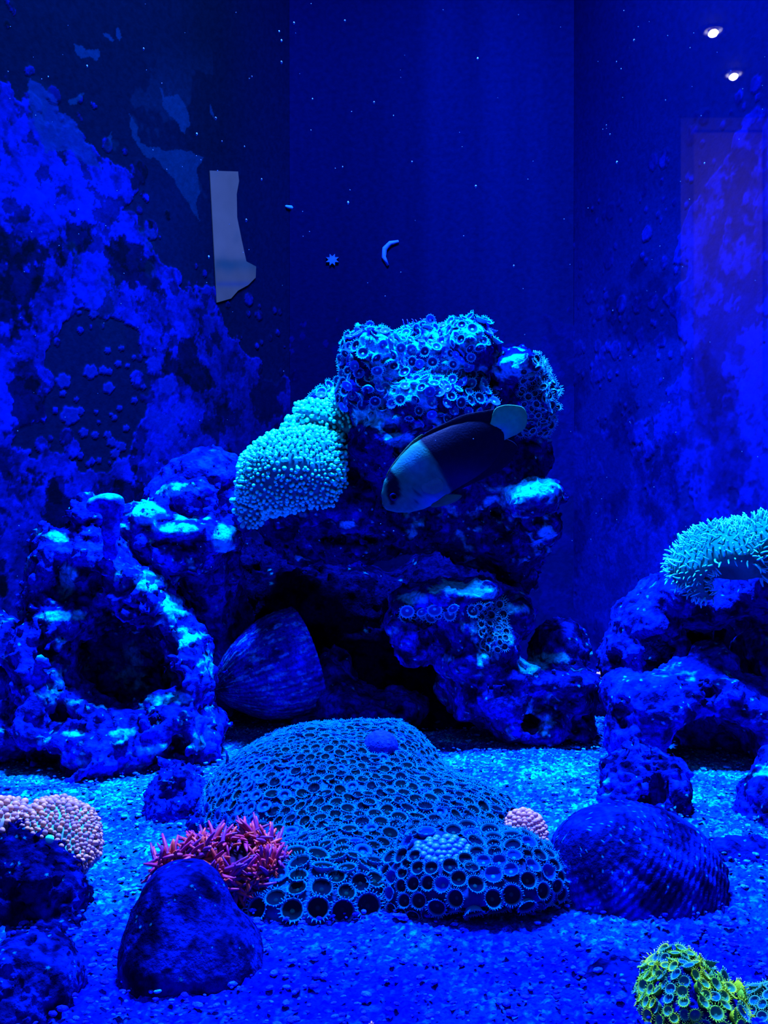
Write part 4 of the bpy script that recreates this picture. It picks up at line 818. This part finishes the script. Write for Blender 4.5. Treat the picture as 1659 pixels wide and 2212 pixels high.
def gap_patch():      # bare strip of the left pane through which a pale wall outside shows
    t = empty('bare_glass_strip', ray_wall(480, 640, WL0, WL1), 'pale grey upright strip of bare pane in the dark algae at upper left', 'clear glass patch')
    out = [(451, 369), (512, 371), (514, 392), (509, 420), (510, 470), (520, 520), (530, 565), (551, 576), (550, 600), (534, 616), (512, 628), (497, 645), (466, 654), (462, 580), (458, 500)]
    P3 = []; 
    for p in out: q, n = on_glass(*p, 'l'); P3.append(q)
    P3 = np.array(P3); c0 = np.array(t.location)
    # triangulated grid clipped to the outline so that the tone can vary over it
    from mathutils.geometry import delaunay_2d_cdt
    gx = [(x, y) for x in range(456, 552, 5) for y in range(374, 652, 5)]
    def inside(x, y):
        c = False; j = len(out) - 1
        for i in range(len(out)):
            if (out[i][1] > y) != (out[j][1] > y) and x < (out[j][0] - out[i][0]) * (y - out[i][1]) / (out[j][1] - out[i][1]) + out[i][0]: c = not c
            j = i
        return c
    pts = out + [p for p in gx if inside(*p)]
    vs, es, fs, _, _, _ = delaunay_2d_cdt([Vector(p) for p in pts], [], [list(range(len(out)))], 1, 1e-5)
    px = np.array([v[:] for v in vs]); V = np.array([on_glass(x, y, 'l')[0] + on_glass(x, y, 'l')[1] * .0016 for x, y in px]) - c0
    y = px[:, 1]; band = np.exp(-((y - 572) / 14) ** 2); C = np.tile((.024, .019, .030), (len(px), 1)) * (1 + .25 * sstep(380, 560, y) * (y < 560))[:, None]
    n1 = perlin(np.stack([px[:, 0] * .03, y * .02, y * 0], 1)); C = lerp(C, (.004, .014, .03), np.clip(band * .8 + .25 * sstep(.1, .5, n1), 0, 1)); C = lerp(C, (.004, .01, .045), np.exp(-((y - 614) / 6) ** 2) * .7)
    S = [len(f) for f in fs]; I = [i for f in fs for i in f]
    k = len(V); Vb = V - on_glass(480, 500, 'l')[1] * .0008; V2 = np.concatenate([V, Vb]); nb = len(out)
    S2 = S + S + [4] * nb; I2 = I + [i + k for f in fs for i in f[::-1]]
    for j in range(nb): I2 += [j, (j + 1) % nb, k + (j + 1) % nb, k + j]
    build('pane', Geo(V2, S2, I2, np.concatenate([C, C])), M_pale, t, False)
gap_patch()
def streak(name, pts, which, rad, col, label, cat, group=None, n=6):
    P = []
    for p in pts: q, nn = on_glass(*p, which); P.append(q + nn * .0012)
    P = np.array(P); k = len(P); R_ = [rad * q[1] / F * math.sin(math.pi * (i + .6) / (k + .2)) ** .7 for i, q in enumerate(P)]
    c = P.mean(0); return tag(build(name, tube(P, R_, n, col), M_wall, loc=c), label, cat, group)
WH = (.01, .10, .42)
streak('curled_worm', [(616, 446), (628, 449), (638, 457), (643, 469)], 'l', 5, WH, 'pale comma-shaped worm on the dark back, right of the pale strip', 'worm')
streak('crescent_worm', [(861, 522), (843, 526), (831, 538), (829, 556), (838, 574)], 'b', 6, (.01, .06, .5), 'pale crescent-shaped mark on the back pane above the centre rock', 'worm')
def star():
    q, nn = on_glass(718, 562, 'b'); pts = []
    r = random.Random(3)
    for i in range(16): a = 2 * math.pi * i / 16; rr = 15 if i % 2 else 8; pts.append((718 + rr * math.cos(a), 562 + rr * .9 * math.sin(a)))
    plate('brittle_star', pts, 'b', (.004, .03, .20), 'small dim star-shaped creature on the back pane left of the crescent mark', 'starfish', .003, mt=M_wall)
star()
def hairs(name, roots, d, cols, label, cat, l=24, seed=1, lean=-.5):
    r = random.Random(seed); t = empty(name, at(*roots[0], d), label, cat); c = np.array(t.location)
    for x, y in roots:
        p = []; ph = r.uniform(0, 6)
        for i in range(7): s = i / 6; p.append(at(x + lean * l * s * s + 2.2 * math.sin(ph + s * 7), y - l * s * r.uniform(.9, 1.05), d) - c)
        build('tentacle', tube(p, [.0007 * (1 - .6 * i / 6) for i in range(7)], 5, cols), M_tent, t)
hairs('feather_worm', [(878, 712), (888, 712), (898, 710), (906, 711), (916, 708), (924, 710)], .905, (.003, .03, .6), 'tuft of wavy blue threads on top of the tallest centre rock', 'worm', 22)
streakd = tube([at(488, 1622, .66), at(492, 1636, .658), at(490, 1648, .657), at(498, 1660, .655), at(505, 1672, .655)], [.0006, .001, .0011, .001, .0008], 6, (.001, .004, .10)); tag(build('twig_worm', streakd, M_shell, loc=at(505, 1672, .655)), 'dark hooked twig on the left edge of the polyp mound', 'worm')
# bright pebbles by the mound
r = np.random.default_rng(9)
for k, (px, py, s, lab) in enumerate([(432, 1651, 6, 'glowing green pebble behind the dark knobbly rock'), (444, 1659, 5, 'round pale pebble just right of the glowing green one'), (434, 1680, 6, 'lower pale green pebble beside the dark knobbly rock'), (212, 1792, 9, 'flat pale blue pebble right of the pink beaded coral'), (1268, 1742, 4, 'small pale pebble left of the fuzzy domed rock'), (275, 1940, 10, 'flat pale shell chip left of the boulder'), (340, 2162, 8, 'pale shell chip in front of the boulder')]):
    d = F * H / (py - CY); g = ellipsoid((0, 0, 0), (s * d / F, s * d / F * .8, s * d / F * .55), (.02, .62, .7) if k in (0, 2) else (.01, .30, .8), 12, 8)
    g.V = g.V + (perlin(g.V * 300)[:, None] * .0006); p = at(px, py, d); g.V += np.array([p[0], p[1], .0035], np.float32); tag(build('pebble', g, M_sand, loc=(p[0], p[1], .002)), lab, 'pebble', 'pale pebbles on the sand')
# a glint-bright bead on the pink coral
g = ellipsoid(at(107, 1813, .515), (.0021, .0015, .0021), (.02, .95, .6), 14, 10); tag(build('bright_polyp', g, M_tent, loc=at(107, 1813, .515)), 'single glowing green round polyp at the edge of the pink beaded coral', 'polyp')
# particles drifting in the water
gs = []; r = np.random.default_rng(12); ic = ellipsoid((0, 0, 0), (1, 1, 1), (.04, .16, .5), 6, 4)
spots = [(1370, 88), (1491, 104), (1332, 134), (1342, 149), (1032, 127), (1318, 291), (1310, 271), (890, 350), (1028, 403), (1438, 217), (1333, 351), (752, 438), (532, 476), (425, 290), (528, 317), (188, 143), (104, 166), (310, 106), (466, 256), (565, 388), (740, 361), (808, 222), (451, 555), (635, 50), (745, 45), (675, 214), (608, 135), (603, 68), (608, 88), (850, 250), (1522, 353), (1110, 575)]
for px, py in spots: d = r.uniform(.55, .95); p = at(px, py, d); s = .00048 * r.uniform(.6, 1.5) * d / .75; M = np.eye(4); M[0, 0] = s; M[1, 1] = s; M[2, 2] = s * 1.7; M[:3, 3] = p; gs.append(ic.xf(M))
for k in range(170): d = r.uniform(.45, .95); p = at(r.uniform(0, 1659), r.uniform(0, 1250), d); s = .00022 * r.uniform(.7, 1.6); M = np.eye(4); M[0, 0] = s; M[1, 1] = s; M[2, 2] = s; M[:3, 3] = p; gs.append(ic.xf(M))
tag(build('drifting_specks', join(gs), M_tent), 'tiny pale specks drifting in the dark water', 'particles', kind='stuff')
